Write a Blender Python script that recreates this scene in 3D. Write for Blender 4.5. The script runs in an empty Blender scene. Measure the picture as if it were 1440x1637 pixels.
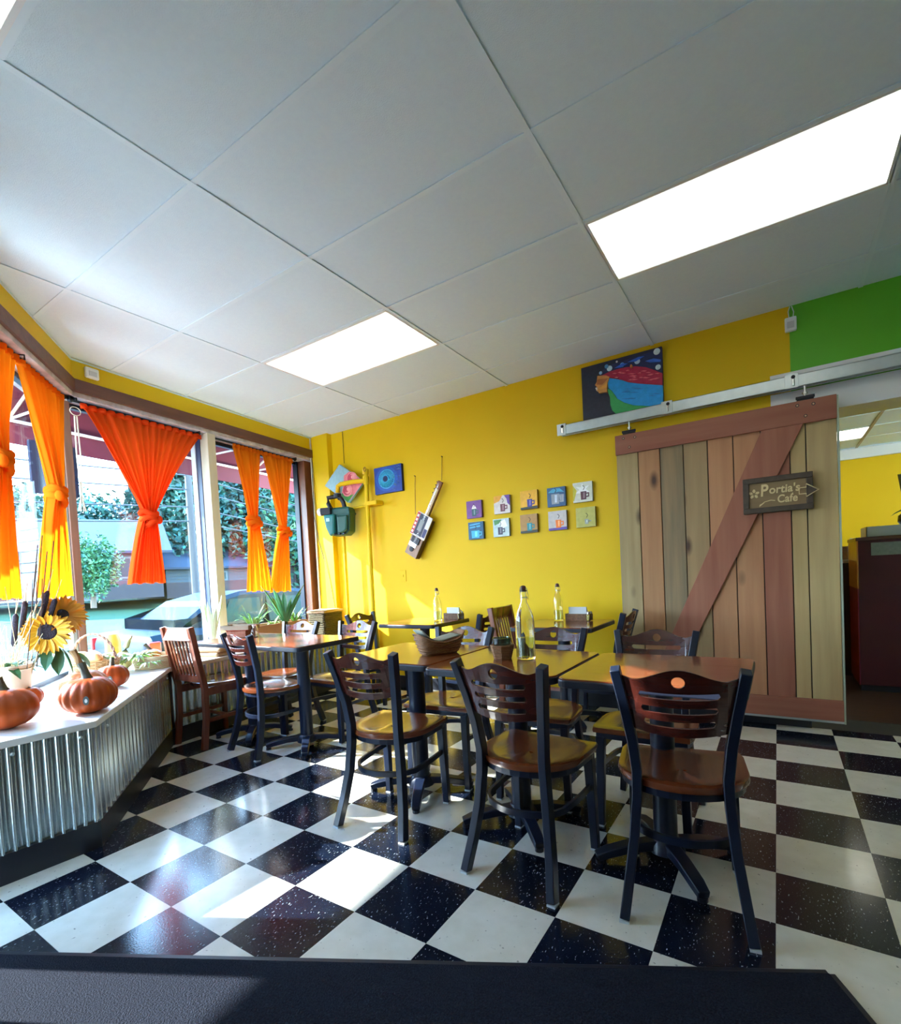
import bpy, bmesh, math, random
from mathutils import Vector, Matrix
from math import sin, cos, pi, radians as R
S = bpy.context.scene
COL = S.collection
random.seed(7)

# ---------------------------------------------------------------- camera
CAM = Vector((0.0305, -1.8123, 1.1411)); YAW, PITCH, ROLL = -0.57931, -0.03447, -0.05107
FPX, CX, CY = 800.39, 720.0, 948.0
_f = Vector((sin(YAW) * cos(PITCH), cos(YAW) * cos(PITCH), sin(PITCH)))
_r0 = Vector((cos(YAW), -sin(YAW), 0)); _u0 = _r0.cross(_f)
_r = _r0 * cos(ROLL) + _u0 * sin(ROLL); _u = _r.cross(_f)
cd = bpy.data.cameras.new('camera'); cam = bpy.data.objects.new('camera', cd); COL.objects.link(cam)
cam.matrix_world = Matrix(((_r.x, _u.x, -_f.x, CAM.x), (_r.y, _u.y, -_f.y, CAM.y), (_r.z, _u.z, -_f.z, CAM.z), (0, 0, 0, 1)))
cd.sensor_fit = 'HORIZONTAL'; cd.sensor_width = 36.0; cd.lens = 36.0 * FPX / 1440.0
cd.shift_y = (CY - 818.5) / 1440.0; cd.clip_start = 0.05; cd.clip_end = 300
S.camera = cam

# ---------------------------------------------------------------- sky, sun, exposure
SUN_AZ, SUN_EL = R(27.0), R(29.5)            # light travels towards +x +y, downwards
w = bpy.data.worlds.new('sky'); S.world = w; w.use_nodes = True
nt = w.node_tree; nt.nodes.clear()
wo = nt.nodes.new('ShaderNodeOutputWorld'); bg = nt.nodes.new('ShaderNodeBackground')
tc = nt.nodes.new('ShaderNodeTexCoord'); sx = nt.nodes.new('ShaderNodeSeparateXYZ'); cr = nt.nodes.new('ShaderNodeValToRGB')
nt.links.new(tc.outputs['Generated'], sx.inputs[0]); nt.links.new(sx.outputs['Z'], cr.inputs[0])
cr.color_ramp.elements[0].position = 0.0; cr.color_ramp.elements[0].color = (0.70, 0.88, 1.0, 1)
cr.color_ramp.elements[1].position = 0.75; cr.color_ramp.elements[1].color = (0.20, 0.50, 1.0, 1)
nt.links.new(cr.outputs[0], bg.inputs['Color']); bg.inputs['Strength'].default_value = 10.0
nt.links.new(bg.outputs[0], wo.inputs[0])
sl = bpy.data.lights.new('sun', 'SUN'); sl.energy = 15.0; sl.angle = R(0.6); sl.color = (1.0, 0.98, 0.94)
so = bpy.data.objects.new('sun', sl); COL.objects.link(so)
so.rotation_euler = Vector((cos(SUN_AZ) * cos(SUN_EL), sin(SUN_AZ) * cos(SUN_EL), -sin(SUN_EL))).to_track_quat('-Z', 'Y').to_euler()
so.location = (-8, -4, 8)
LAMP = 1.15                                    # strength of the fluorescent ceiling lights
vs = S.view_settings; vs.view_transform = 'Standard'; vs.look = 'None'; vs.gamma = 1.0; vs.use_curve_mapping = False
vs.exposure = 1.22
S.cycles.max_bounces = 10; S.cycles.diffuse_bounces = 6; S.cycles.transparent_max_bounces = 16
S.cycles.use_denoising = True; S.cycles.sample_clamp_indirect = 6.0
S.cycles.caustics_reflective = False; S.cycles.caustics_refractive = False

# ---------------------------------------------------------------- helpers
def ray(px, py): return _f + _r * ((px - CX) / FPX) - _u * ((py - CY) / FPX)
def hit(px, py, ax, val):
    """world point seen in the photo at (px, py), on the plane axis = val"""
    d = ray(px, py); t = (val - CAM[ax]) / d[ax]; return CAM + d * t

class MB:
    def __init__(s): s.v = []; s.f = []; s.m = []
    def add(s, vs_, fs, mi=0):
        o = len(s.v); s.v += [tuple(p) for p in vs_]; s.f += [tuple(i + o for i in q) for q in fs]; s.m += [mi] * len(fs); return s
    def box(s, x0, x1, y0, y1, z0, z1, M=None, mi=0):
        P = [Vector((x, y, z)) for z in (z0, z1) for y in (y0, y1) for x in (x0, x1)]
        if M is not None: P = [M @ p for p in P]
        return s.add(P, [(0, 2, 3, 1), (4, 5, 7, 6), (0, 1, 5, 4), (2, 6, 7, 3), (0, 4, 6, 2), (1, 3, 7, 5)], mi)
    def prism(s, poly, z0, z1, M=None, mi=0):
        n = len(poly); P = [Vector((x, y, z)) for z in (z0, z1) for x, y in poly]
        if M is not None: P = [M @ p for p in P]
        a = sum(poly[i][0] * poly[(i + 1) % n][1] - poly[(i + 1) % n][0] * poly[i][1] for i in range(n))
        fs = [tuple(range(n))[::-1], tuple(range(n, 2 * n))] + [(i, (i + 1) % n, n + (i + 1) % n, n + i) for i in range(n)]
        if a < 0: fs = [q[::-1] for q in fs]
        return s.add(P, fs, mi)
    def sweep(s, path, prof, up=(0, 0, 1), closed=False, scale=None, mi=0):
        path = [Vector(p) for p in path]; n = len(path); k = len(prof); P = []
        for i, p in enumerate(path):
            a = path[i - 1] if (i or closed) else p; b = path[(i + 1) % n] if (i < n - 1 or closed) else p
            t = (b - a).normalized(); U = Vector(up); U = U - t * U.dot(t)
            if U.length < 1e-3: U = Vector((1, 0, 0)) - t * t.x
            U.normalize(); W = t.cross(U); sc = scale[i] if scale else 1
            P += [p + W * (x * sc) + U * (y * sc) for x, y in prof]
        fs = []
        for i in range(n if closed else n - 1):
            j = (i + 1) % n
            fs += [(i * k + q, i * k + (q + 1) % k, j * k + (q + 1) % k, j * k + q) for q in range(k)]
        if not closed: fs += [tuple(range(k))[::-1], tuple(range((n - 1) * k, n * k))]
        return s.add(P, fs, mi)
    def tube(s, path, r, n=8, closed=False, scale=None, mi=0):
        return s.sweep(path, [(r * cos(2 * pi * i / n), r * sin(2 * pi * i / n)) for i in range(n)], (0.13, 0.21, 0.97), closed, scale, mi)
    def bar(s, path, w_, h_, up=(0, 0, 1), scale=None, mi=0):
        return s.sweep(path, [(-w_ / 2, -h_ / 2), (w_ / 2, -h_ / 2), (w_ / 2, h_ / 2), (-w_ / 2, h_ / 2)], up, False, scale, mi)
    def lathe(s, prof, n=24, M=None, fn=None, mi=0):
        """prof: list of (radius, z)"""
        P = []; k = len(prof)
        for i in range(n):
            a = 2 * pi * i / n
            for j, (r, z) in enumerate(prof):
                q = fn(a, r, z) if fn else r
                P.append(Vector((q * cos(a), q * sin(a), z)))
        if M is not None: P = [M @ p for p in P]
        fs = [(i * k + j, ((i + 1) % n) * k + j, ((i + 1) % n) * k + j + 1, i * k + j + 1) for i in range(n) for j in range(k - 1)]
        if prof[0][0] > 1e-4: fs.append(tuple(i * k for i in range(n))[::-1])
        if prof[-1][0] > 1e-4: fs.append(tuple(i * k + k - 1 for i in range(n)))
        return s.add(P, fs, mi)
    def ball(s, c, rx, ry=None, rz=None, n=12, mi=0):
        ry = ry or rx; rz = rz or rx
        M = Matrix.Translation(c) @ Matrix.Diagonal((rx, ry, rz, 1))
        return s.lathe([(max(1e-5, sin(pi * j / (n // 2 + 1))), -cos(pi * j / (n // 2 + 1))) for j in range(n // 2 + 2)], n, M, mi=mi)
    def leaf(s, base, d, L, W, up=(0, 0, 1), droop=0.3, n=4, fold=0.15, mi=0):
        d = Vector(d).normalized(); side = d.cross(Vector(up))
        if side.length < 1e-3: side = Vector((1, 0, 0))
        side.normalize(); nn = side.cross(d); P = []; base = Vector(base)
        for i in range(n + 1):
            t = i / n; c = base + d * (L * t) - Vector((0, 0, 1)) * (droop * L * t * t)
            ww = W * (sin(pi * min(1, t * 0.85 + 0.12)) ** 0.8) if i < n else 0.001
            P += [c - side * ww / 2 + nn * (fold * ww), c, c + side * ww / 2 + nn * (fold * ww)]
        fs = []
        for i in range(n):
            a = i * 3; fs += [(a, a + 1, a + 4, a + 3), (a + 1, a + 2, a + 5, a + 4)]
        return s.add(P, fs, mi)
    def mesh(s, name, mats, smooth=False, angle=35):
        me = bpy.data.meshes.new(name); me.from_pydata(s.v, [], s.f)
        for m in (mats if isinstance(mats, (list, tuple)) else [mats]): me.materials.append(m)
        if any(s.m): me.polygons.foreach_set('material_index', s.m)
        if smooth:
            me.polygons.foreach_set('use_smooth', [True] * len(s.f))
            try: me.set_sharp_from_angle(angle=R(angle))
            except Exception: pass
        me.update(); return me
    def build(s, name, mats, parent=None, smooth=False, bevel=0, loc=None, rz=None, angle=35):
        o = bpy.data.objects.new(name, s.mesh(name, mats, smooth, angle)); COL.objects.link(o)
        if parent: o.parent = parent
        if loc is not None: o.location = loc
        if rz is not None: o.rotation_euler = (0, 0, rz)
        if bevel:
            b = o.modifiers.new('bevel', 'BEVEL'); b.width = bevel; b.segments = 2; b.limit_method = 'ANGLE'; b.angle_limit = R(40)
        return o

def tag(o, label=None, cat=None, group=None, kind=None):
    for k, v in (('label', label), ('category', cat), ('group', group), ('kind', kind)):
        if v: o[k] = v
    return o
def thing(name, label, cat, loc=(0, 0, 0), rz=0, group=None):
    o = bpy.data.objects.new(name, None); COL.objects.link(o); o.location = loc; o.rotation_euler = (0, 0, rz); o.empty_display_size = .1
    return tag(o, label, cat, group)
def copy_tree(o, parent=None):
    c = o.copy(); COL.objects.link(c); c.parent = parent
    for ch in list(o.children): copy_tree(ch, c)
    return c
def struct(o): o['kind'] = 'structure'; return o

# ---------------------------------------------------------------- materials
def mat(name, col, rough=.5, metal=0., col2=None, scale=8., stretch=(1, 1, 1), bump=0., bscale=60., coat=0., spec=.5, emit=None, es=0., detail=4., contrast=.5, coords='Object', objvar=0., alpha=None):
    m = bpy.data.materials.new(name); m.use_nodes = True; N = m.node_tree; L = N.links
    b = N.nodes['Principled BSDF']
    b.inputs['Base Color'].default_value = (*col, 1); b.inputs['Roughness'].default_value = rough; b.inputs['Metallic'].default_value = metal
    b.inputs['Specular IOR Level'].default_value = spec; b.inputs['Coat Weight'].default_value = coat; b.inputs['Coat Roughness'].default_value = .12
    if emit: b.inputs['Emission Color'].default_value = (*emit, 1); b.inputs['Emission Strength'].default_value = es
    if col2 or bump or objvar:
        t = N.nodes.new('ShaderNodeTexCoord'); mp = N.nodes.new('ShaderNodeMapping'); mp.inputs['Scale'].default_value = stretch
        if objvar:
            oi = N.nodes.new('ShaderNodeObjectInfo'); sc_ = N.nodes.new('ShaderNodeVectorMath'); sc_.operation = 'SCALE'
            sc_.inputs[0].default_value = (13.1, 7.7, 5.3); L.new(oi.outputs['Random'], sc_.inputs['Scale'])
            ad = N.nodes.new('ShaderNodeVectorMath'); ad.operation = 'ADD'
            L.new(t.outputs[coords], ad.inputs[0]); L.new(sc_.outputs[0], ad.inputs[1]); L.new(ad.outputs[0], mp.inputs[0])
        else: L.new(t.outputs[coords], mp.inputs[0])
    src = None
    if col2:
        n = N.nodes.new('ShaderNodeTexNoise'); n.inputs['Scale'].default_value = scale; n.inputs['Detail'].default_value = detail
        L.new(mp.outputs[0], n.inputs['Vector'])
        cr_ = N.nodes.new('ShaderNodeValToRGB'); e = cr_.color_ramp.elements
        e[0].position = .5 - contrast / 2; e[1].position = .5 + contrast / 2; e[0].color = (*col, 1); e[1].color = (*col2, 1)
        L.new(n.outputs['Fac'], cr_.inputs[0]); src = cr_.outputs[0]
        if objvar:
            hv = N.nodes.new('ShaderNodeHueSaturation'); mr = N.nodes.new('ShaderNodeMapRange')
            mr.inputs['To Min'].default_value = 1 - objvar; mr.inputs['To Max'].default_value = 1 + objvar
            L.new(oi.outputs['Random'], mr.inputs['Value']); L.new(mr.outputs[0], hv.inputs['Value']); L.new(src, hv.inputs['Color']); src = hv.outputs[0]
        L.new(src, b.inputs['Base Color'])
    if bump:
        n2 = N.nodes.new('ShaderNodeTexNoise'); n2.inputs['Scale'].default_value = bscale; n2.inputs['Detail'].default_value = 3
        L.new(mp.outputs[0], n2.inputs['Vector'])
        bp = N.nodes.new('ShaderNodeBump'); bp.inputs['Strength'].default_value = bump; bp.inputs['Distance'].default_value = .01
        L.new(n2.outputs['Fac'], bp.inputs['Height']); L.new(bp.outputs[0], b.inputs['Normal'])
    return m

def wood(name, c1, c2, axis='z', rough=.5, coat=0., fine=26., spec=.5, knots=None, objvar=.0):
    st = {'x': (.06, 1, 1), 'y': (1, .06, 1), 'z': (1, 1, .06)}[axis]
    m = mat(name, c1, rough, 0, c2, fine, st, .12, fine * 2.2, coat, spec, detail=5., contrast=.45, objvar=objvar)
    if knots:
        N = m.node_tree; L = N.links; b = N.nodes['Principled BSDF']
        old = b.inputs['Base Color'].links[0].from_socket
        t = N.nodes.new('ShaderNodeTexCoord'); mp = N.nodes.new('ShaderNodeMapping'); k = {'x': (.45, 1, 1), 'y': (1, .45, 1), 'z': (1, 1, .45)}[axis]
        mp.inputs['Scale'].default_value = k
        oi = N.nodes.new('ShaderNodeObjectInfo'); ad = N.nodes.new('ShaderNodeVectorMath'); ad.operation = 'ADD'
        sc_ = N.nodes.new('ShaderNodeVectorMath'); sc_.operation = 'SCALE'; sc_.inputs[0].default_value = (31, 17, 23)
        L.new(oi.outputs['Random'], sc_.inputs['Scale']); L.new(t.outputs['Object'], ad.inputs[0]); L.new(sc_.outputs[0], ad.inputs[1]); L.new(ad.outputs[0], mp.inputs[0])
        vo = N.nodes.new('ShaderNodeTexVoronoi'); vo.inputs['Scale'].default_value = 4.5; L.new(mp.outputs[0], vo.inputs['Vector'])
        r_ = N.nodes.new('ShaderNodeValToRGB'); e = r_.color_ramp.elements; e[0].position = .05; e[0].color = (1, 1, 1, 1); e[1].position = .17; e[1].color = (0, 0, 0, 1)
        L.new(vo.outputs['Distance'], r_.inputs[0])
        mx = N.nodes.new('ShaderNodeMix'); mx.data_type = 'RGBA'; L.new(r_.outputs[0], mx.inputs['Factor']); L.new(old, mx.inputs['A']); mx.inputs['B'].default_value = (*knots, 1)
        L.new(mx.outputs['Result'], b.inputs['Base Color'])
    return m

def glass(name, tint=(1, 1, 1), refl=1.0, rough=0.0):
    m = bpy.data.materials.new(name); m.use_nodes = True; N = m.node_tree; N.nodes.clear(); L = N.links
    o = N.nodes.new('ShaderNodeOutputMaterial'); mx = N.nodes.new('ShaderNodeMixShader'); t = N.nodes.new('ShaderNodeBsdfTransparent'); g = N.nodes.new('ShaderNodeBsdfGlossy')
    lw = N.nodes.new('ShaderNodeLayerWeight'); lw.inputs[0].default_value = .5
    pw = N.nodes.new('ShaderNodeMath'); pw.operation = 'POWER'; pw.inputs[1].default_value = 5; L.new(lw.outputs['Facing'], pw.inputs[0])
    mu = N.nodes.new('ShaderNodeMath'); mu.operation = 'MULTIPLY_ADD'; mu.inputs[1].default_value = min(.9, .5 * refl); mu.inputs[2].default_value = .045 * refl; mu.use_clamp = True
    fr = pw
    t.inputs[0].default_value = (*tint, 1); g.inputs['Roughness'].default_value = rough
    L.new(fr.outputs[0], mu.inputs[0]); L.new(mu.outputs[0], mx.inputs[0]); L.new(t.outputs[0], mx.inputs[1]); L.new(g.outputs[0], mx.inputs[2]); L.new(mx.outputs[0], o.inputs[0])
    return m

def fabric(name, col, trans, amt=.5, bump=.1):
    m = bpy.data.materials.new(name); m.use_nodes = True; N = m.node_tree; N.nodes.clear(); L = N.links
    o = N.nodes.new('ShaderNodeOutputMaterial'); mx = N.nodes.new('ShaderNodeMixShader'); d = N.nodes.new('ShaderNodeBsdfDiffuse'); t = N.nodes.new('ShaderNodeBsdfTranslucent')
    d.inputs[0].default_value = (*col, 1); t.inputs[0].default_value = (*trans, 1); mx.inputs[0].default_value = amt
    n = N.nodes.new('ShaderNodeTexNoise'); n.inputs['Scale'].default_value = 90; bp = N.nodes.new('ShaderNodeBump'); bp.inputs['Strength'].default_value = bump; bp.inputs['Distance'].default_value = .005
    tc_ = N.nodes.new('ShaderNodeTexCoord'); L.new(tc_.outputs['Object'], n.inputs['Vector']); L.new(n.outputs['Fac'], bp.inputs['Height']); L.new(bp.outputs[0], d.inputs['Normal'])
    L.new(d.outputs[0], mx.inputs[1]); L.new(t.outputs[0], mx.inputs[2]); L.new(mx.outputs[0], o.inputs[0])
    return m

def clear(name, col=(.96, .98, .97), ior=1.45):
    m = mat(name, col, .0); b = m.node_tree.nodes['Principled BSDF']; b.inputs['Transmission Weight'].default_value = 1.0; b.inputs['IOR'].default_value = ior; return m
YEL = (.79, .53, .006)
M = dict(
    yellow=mat('yellow_paint', YEL, .55, 0, (.76, .50, .005), 2.5, bump=.06, bscale=140, spec=.25),
    green=mat('green_paint', (.12, .48, .014), .5, 0, (.13, .51, .018), 3, bump=.05, bscale=120),
    white=mat('white_paint', (.82, .84, .84), .45), pale=mat('pale_paint', (.66, .74, .78), .6), cream=mat('cream_wood', (.72, .66, .50), .5, 0, (.55, .46, .32), 9, (1, 1, .1), .15, 30),
    ceil=mat('ceiling_panel', (.74, .87, .94), .85, 0, (.71, .84, .92), 40, bump=.25, bscale=260, objvar=.02), tbar=mat('ceiling_bar', (.74, .87, .94), .5),
    brown=wood('brown_beam', (.10, .035, .018), (.16, .06, .03), 'y', .45), jamb=wood('jamb_wood', (.16, .045, .018), (.26, .09, .035), 'z', .35, .2),
    soffit=mat('chipped_soffit', (.62, .58, .60), .6, 0, (.40, .34, .34), 14, contrast=.3),
    tblack=mat('black_tile', (.003, .006, .015), .15, 0, (.006, .010, .022), 30, bump=.03, bscale=160, coat=.1, spec=.4, objvar=.1),
    twhite=mat('white_tile', (.76, .74, .65), .16, 0, (.63, .61, .51), 16, bump=.03, bscale=120, coat=.25, objvar=.05, contrast=.7),
    sub=mat('floor_joint', (.02, .02, .022), .7),
    black=mat('black_board', (.008, .010, .018), .4), frame=mat('chair_frame', (.006, .011, .028), .34, coat=.1, spec=.4), glide=mat('glide', (.55, .6, .62), .5),
    mahog=wood('mahogany', (.036, .007, .005), (.070, .014, .009), 'x', .22, .6), seat=wood('seat_wood', (.12, .027, .009), (.19, .048, .014), 'y', .24, .5),
    redwood=wood('slat_chair_wood', (.12, .028, .014), (.22, .06, .028), 'z', .25, .5), top=wood('table_laminate', (.15, .035, .012), (.25, .07, .022), 'x', .16, .5, 18),
    edge=mat('table_edge', (.010, .013, .026), .35), metal=mat('galvanised_sheet', (.62, .68, .68), .24, 1., (.45, .52, .53), 7, (1, 1, .3)),
    steel=mat('galvanised_rail', (.56, .62, .62), .35, .75, (.48, .55, .55), 20), silver=mat('bright_screw', (.75, .75, .72), .25, 1.), iron=mat('black_iron', (.012, .014, .02), .45, .3),
    bench=mat('bench_top', (.74, .72, .68), .35, 0, (.62, .58, .54), 5, bump=.03), carpet=mat('mat_pile', (.005, .007, .015), .95, 0, (.018, .022, .036), 170, bump=1., bscale=230, spec=.15),
    glass=glass('window_glass', (.95, .99, 1), .55), bottle=clear('bottle_glass'), plank=None)
# flecks in the vinyl tiles
def flecks(m, c, scale, lo, hi, st=(1, 1, 1)):
    N = m.node_tree; L = N.links; b = N.nodes['Principled BSDF']; old = b.inputs['Base Color'].links[0].from_socket
    mp = [n for n in N.nodes if n.type == 'MAPPING'][0]; n = N.nodes.new('ShaderNodeTexNoise'); n.inputs['Scale'].default_value = scale; n.inputs['Detail'].default_value = 1.5
    m2 = N.nodes.new('ShaderNodeMapping'); m2.inputs['Scale'].default_value = st; m2.inputs['Rotation'].default_value = (0, 0, .6)
    L.new(mp.outputs[0], m2.inputs[0]); L.new(m2.outputs[0], n.inputs['Vector'])
    r_ = N.nodes.new('ShaderNodeValToRGB'); e = r_.color_ramp.elements; e[0].position = lo; e[0].color = (0, 0, 0, 1); e[1].position = hi; e[1].color = (1, 1, 1, 1); L.new(n.outputs['Fac'], r_.inputs[0])
    mx = N.nodes.new('ShaderNodeMix'); mx.data_type = 'RGBA'; L.new(r_.outputs[0], mx.inputs['Factor']); L.new(old, mx.inputs['A']); mx.inputs['B'].default_value = (*c, 1); L.new(mx.outputs['Result'], b.inputs['Base Color'])
flecks(M['tblack'], (.34, .38, .38), 200, .68, .72, (1, .4, 1))
flecks(M['twhite'], (.30, .29, .25), 70, .70, .78)

# ================================================================ room plan
T = .3048; ZC = 2.7916; YW = 2.2686
KINK = Vector((-4.056, -.245)); DA = Vector((-.1357, .9907)); NA = Vector((.9907, .1357)); DB = Vector((.788, -.616)); NB = Vector((.616, .788))
def FA(t, o): p = KINK + DA * t + NA * o; return p
def FB(s, o): p = KINK + DB * s + NB * o; return p
LA = (YW - KINK.y) / DA.y; LB = 3.1; XR = 3.4
CORNER = FA(LA, 0); BEND = FB(LB, 0); YF = BEND.y
ROOM = [tuple(KINK), tuple(BEND), (XR, YF), (XR, YW), tuple(CORNER)]        # counter-clockwise
def clip(poly, C):
    for i in range(len(C)):
        a, b = C[i], C[(i + 1) % len(C)]; out = []
        ins = lambda p: (b[0] - a[0]) * (p[1] - a[1]) - (b[1] - a[1]) * (p[0] - a[0]) >= -1e-9
        for j in range(len(poly)):
            p, q = poly[j], poly[(j + 1) % len(poly)]; ip, iq = ins(p), ins(q)
            if ip: out.append(p)
            if ip != iq:
                d1 = (b[0] - a[0]) * (p[1] - a[1]) - (b[1] - a[1]) * (p[0] - a[0]); d2 = (b[0] - a[0]) * (q[1] - a[1]) - (b[1] - a[1]) * (q[0] - a[0])
                t = d1 / (d1 - d2); out.append((p[0] + (q[0] - p[0]) * t, p[1] + (q[1] - p[1]) * t))
        poly = out
        if len(poly) < 3: return []
    return poly
def wbox(mb, F, t0, t1, o0, o1, z0, z1, mi=0):
    """box in a window wall's own frame: t along the wall from the bend, o = offset into the room"""
    P = [F(t0, o0), F(t1, o0), F(t1, o1), F(t0, o1)]
    return mb.prism([tuple(p) for p in P], z0, z1, mi=mi)

# ---------------------------------------------------------------- floor and its tiles
floor = struct(MB().prism([(x, y) for x, y in [(-4.9, -1.2), (-1.9, -3.2), (XR + .2, -3.2), (XR + .2, YW + .3), (-4.9, YW + .3)]], -.12, -.003).build('floor', M['sub']))
TM = {}
for k, nm in ((0, 'tblack'), (1, 'twhite')):
    TM[k] = MB().box(.0004, T - .0004, .0004, T - .0004, -.004, 0).mesh('tile', M[nm])
def seen(x, y):
    d = Vector((x, y, 0)) - CAM; z = d.dot(_f)
    return z > .3 and -60 < CX + FPX * d.dot(_r) / z < 1500 and CY - FPX * d.dot(_u) / z < 1720
rest = MB(); ntile = 0
for i in range(-15, 12):
    for j in range(-8, 8):
        x0, y0 = i * T, j * T
        q = clip([(x0, y0), (x0 + T, y0), (x0 + T, y0 + T), (x0, y0 + T)], ROOM)
        if not q: continue
        k = (i + j) % 2
        vis = seen(x0 + T / 2, y0 + T / 2) and not (x0 < -3.9 or (x0 + .79 * (y0) < -3.95)) 
        if vis and x0 < 1.9:
            if len(q) == 4 and abs((q[2][0] - q[0][0]) - T) < 1e-6 and abs((q[2][1] - q[0][1]) - T) < 1e-6:
                o = bpy.data.objects.new('tile', TM[k]); o.location = (x0, y0, 0)
            else:
                mb = MB().prism([(x - x0, y - y0) for x, y in q], -.004, 0); o = bpy.data.objects.new('tile', mb.mesh('tile', M['twhite' if k else 'tblack'])); o.location = (x0, y0, 0)
            COL.objects.link(o); o.parent = floor; ntile += 1
        else:
            rest.prism(q, -.004, 0, mi=k)
ro = rest.build('far_tiles', [M['tblack'], M['twhite']], floor); ro['kind'] = 'stuff'
print('tiles', ntile)

# entrance mat
e0, e1 = Vector((-2.07, -1.327)), Vector((.122, -.175)); ed = (e1 - e0).normalized(); en = Vector((ed.y, -ed.x))
a0 = e0 - ed * .45; mp_ = [tuple(a0), tuple(e1), tuple(e1 + en * 1.3), tuple(a0 + en * 1.3)]
mp_ = clip(mp_[::-1] if False else [mp_[0], mp_[3], mp_[2], mp_[1]], [tuple(FB(-.0, .02) ), tuple(FB(LB, .02)), (XR, YF + .02), (XR, YW), tuple(CORNER)])
mt = MB().prism(mp_, .0, .012).build('entrance_mat', M['carpet']); tag(mt, 'black carpet entrance mat lying in the foreground of the checkered floor', 'mat')
rb = MB()
for k in range(len(mp_)):
    p, q = Vector(mp_[k]), Vector(mp_[(k + 1) % len(mp_)]); rb.bar([(p.x, p.y, .006), (q.x, q.y, .006)], .03, .011)
rb.build('rubber_edge', M['black'], mt, bevel=.002)

# ---------------------------------------------------------------- ceiling: bars, panels, lights
GX, GY, PX, PY = -.7162, .0273, 1.2192, .6096
ceiling = struct(MB().prism(ROOM, ZC + .06, ZC + .12).build('ceiling', M['white']))
lights = {(0, 1), (-2, 1), (-1, -3), (1, -2)}  # last cell holds an unseen fixture, added for its fill light
nl = 0
LIGHTN = {(0, 1): 'long fluorescent ceiling light nearest the green wall', (-2, 1): 'smaller looking fluorescent ceiling light above the row of tables', (-1, -3): 'fluorescent ceiling light cut off by the top left corner of the photo'}
lens = mat('light_diffuser', (.9, .92, .88), .4, emit=(.98, 1.0, .93), es=LAMP)
def lens_tubes(m):                             # brighter bands where the two tubes sit behind the diffuser
    N = m.node_tree; L = N.links; b = N.nodes['Principled BSDF']
    t = N.nodes.new('ShaderNodeTexCoord'); s_ = N.nodes.new('ShaderNodeSeparateXYZ'); L.new(t.outputs['Object'], s_.inputs[0])
    a = N.nodes.new('ShaderNodeMath'); a.operation = 'ABSOLUTE'; L.new(s_.outputs['Y'], a.inputs[0])
    d = N.nodes.new('ShaderNodeMath'); d.operation = 'SUBTRACT'; d.inputs[1].default_value = .13; L.new(a.outputs[0], d.inputs[0])
    q = N.nodes.new('ShaderNodeMath'); q.operation = 'POWER'; q.inputs[1].default_value = 2; L.new(d.outputs[0], q.inputs[0])
    r_ = N.nodes.new('ShaderNodeMapRange'); r_.inputs['From Max'].default_value = .02; r_.inputs['To Min'].default_value = LAMP * 1.35; r_.inputs['To Max'].default_value = LAMP * .42; L.new(q.outputs[0], r_.inputs['Value'])
    L.new(r_.outputs[0], b.inputs['Emission Strength'])
lens_tubes(lens)
for i in range(-4, 4):
    for j in range(-5, 5):
        x0, y0 = GX + i * PX, GY + j * PY
        q = clip([(x0, y0), (x0 + PX, y0), (x0 + PX, y0 + PY), (x0, y0 + PY)], ROOM)
        if not q: continue
        if (i, j) in lights:
            t = thing('ceiling_light', LIGHTN.get((i, j), 'unseen fluorescent ceiling light added for fill over the %s' % ('entrance side' if j < 0 else 'green wall end')), 'ceiling light', (x0 + PX / 2, y0 + PY / 2, ZC), group='fluorescent ceiling lights')
            hx, hy = PX / 2 - .016, PY / 2 - .016
            MB().box(-hx + .012, hx - .012, -hy + .012, hy - .012, .006, .012).build('diffuser', lens, t)
            fr = MB()
            for s_ in (-1, 1):
                fr.box(-hx, hx, s_ * hy - .008, s_ * hy + .008, 0, .05); fr.box(s_ * hx - .008, s_ * hx + .008, -hy, hy, 0, .05)
            fr.build('frame', M['white'], t); MB().box(-hx, hx, -hy, hy, .05, .058).build('housing', M['white'], t)
            continue
        dz = random.uniform(0, .0025); q2 = clip(q, [(x0 + .010, y0 + .010), (x0 + PX - .010, y0 + .010), (x0 + PX - .010, y0 + PY - .010), (x0 + .010, y0 + PY - .010)])
        if not q2: continue
        MB().prism([(x - x0, y - y0) for x, y in q2], 0, .016).build('ceiling_panel', M['ceil'], ceiling, loc=(x0, y0, ZC + .005 + dz))
def tbar(p, q, dz=0.):
    # clip segment to the room
    p, q = Vector(p), Vector(q); t0, t1 = 0., 1.
    for k in range(len(ROOM)):
        a, b = Vector(ROOM[k]), Vector(ROOM[(k + 1) % len(ROOM)]); n = Vector((-(b - a).y, (b - a).x))
        d0, d1 = n.dot(p - a), n.dot(q - a)
        if d0 < 0 and d1 < 0: return
        if d0 < 0: t0 = max(t0, d0 / (d0 - d1))
        elif d1 < 0: t1 = min(t1, d0 / (d0 - d1))
    if t1 - t0 < .01: return
    a, b = p + (q - p) * t0, p + (q - p) * t1
    m = MB(); m.bar([(a.x, a.y, ZC + .002 + dz), (b.x, b.y, ZC + .002 + dz)], .024, .004); m.bar([(a.x, a.y, ZC + .02), (b.x, b.y, ZC + .02)], .003, .036)
    m.build('ceiling_bar', M['tbar'], ceiling)
for i in range(-3, 4): tbar((GX + i * PX, -3), (GX + i * PX, 3))
for j in range(-4, 5): tbar((-5, GY + j * PY), (4, GY + j * PY), .0006)

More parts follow.
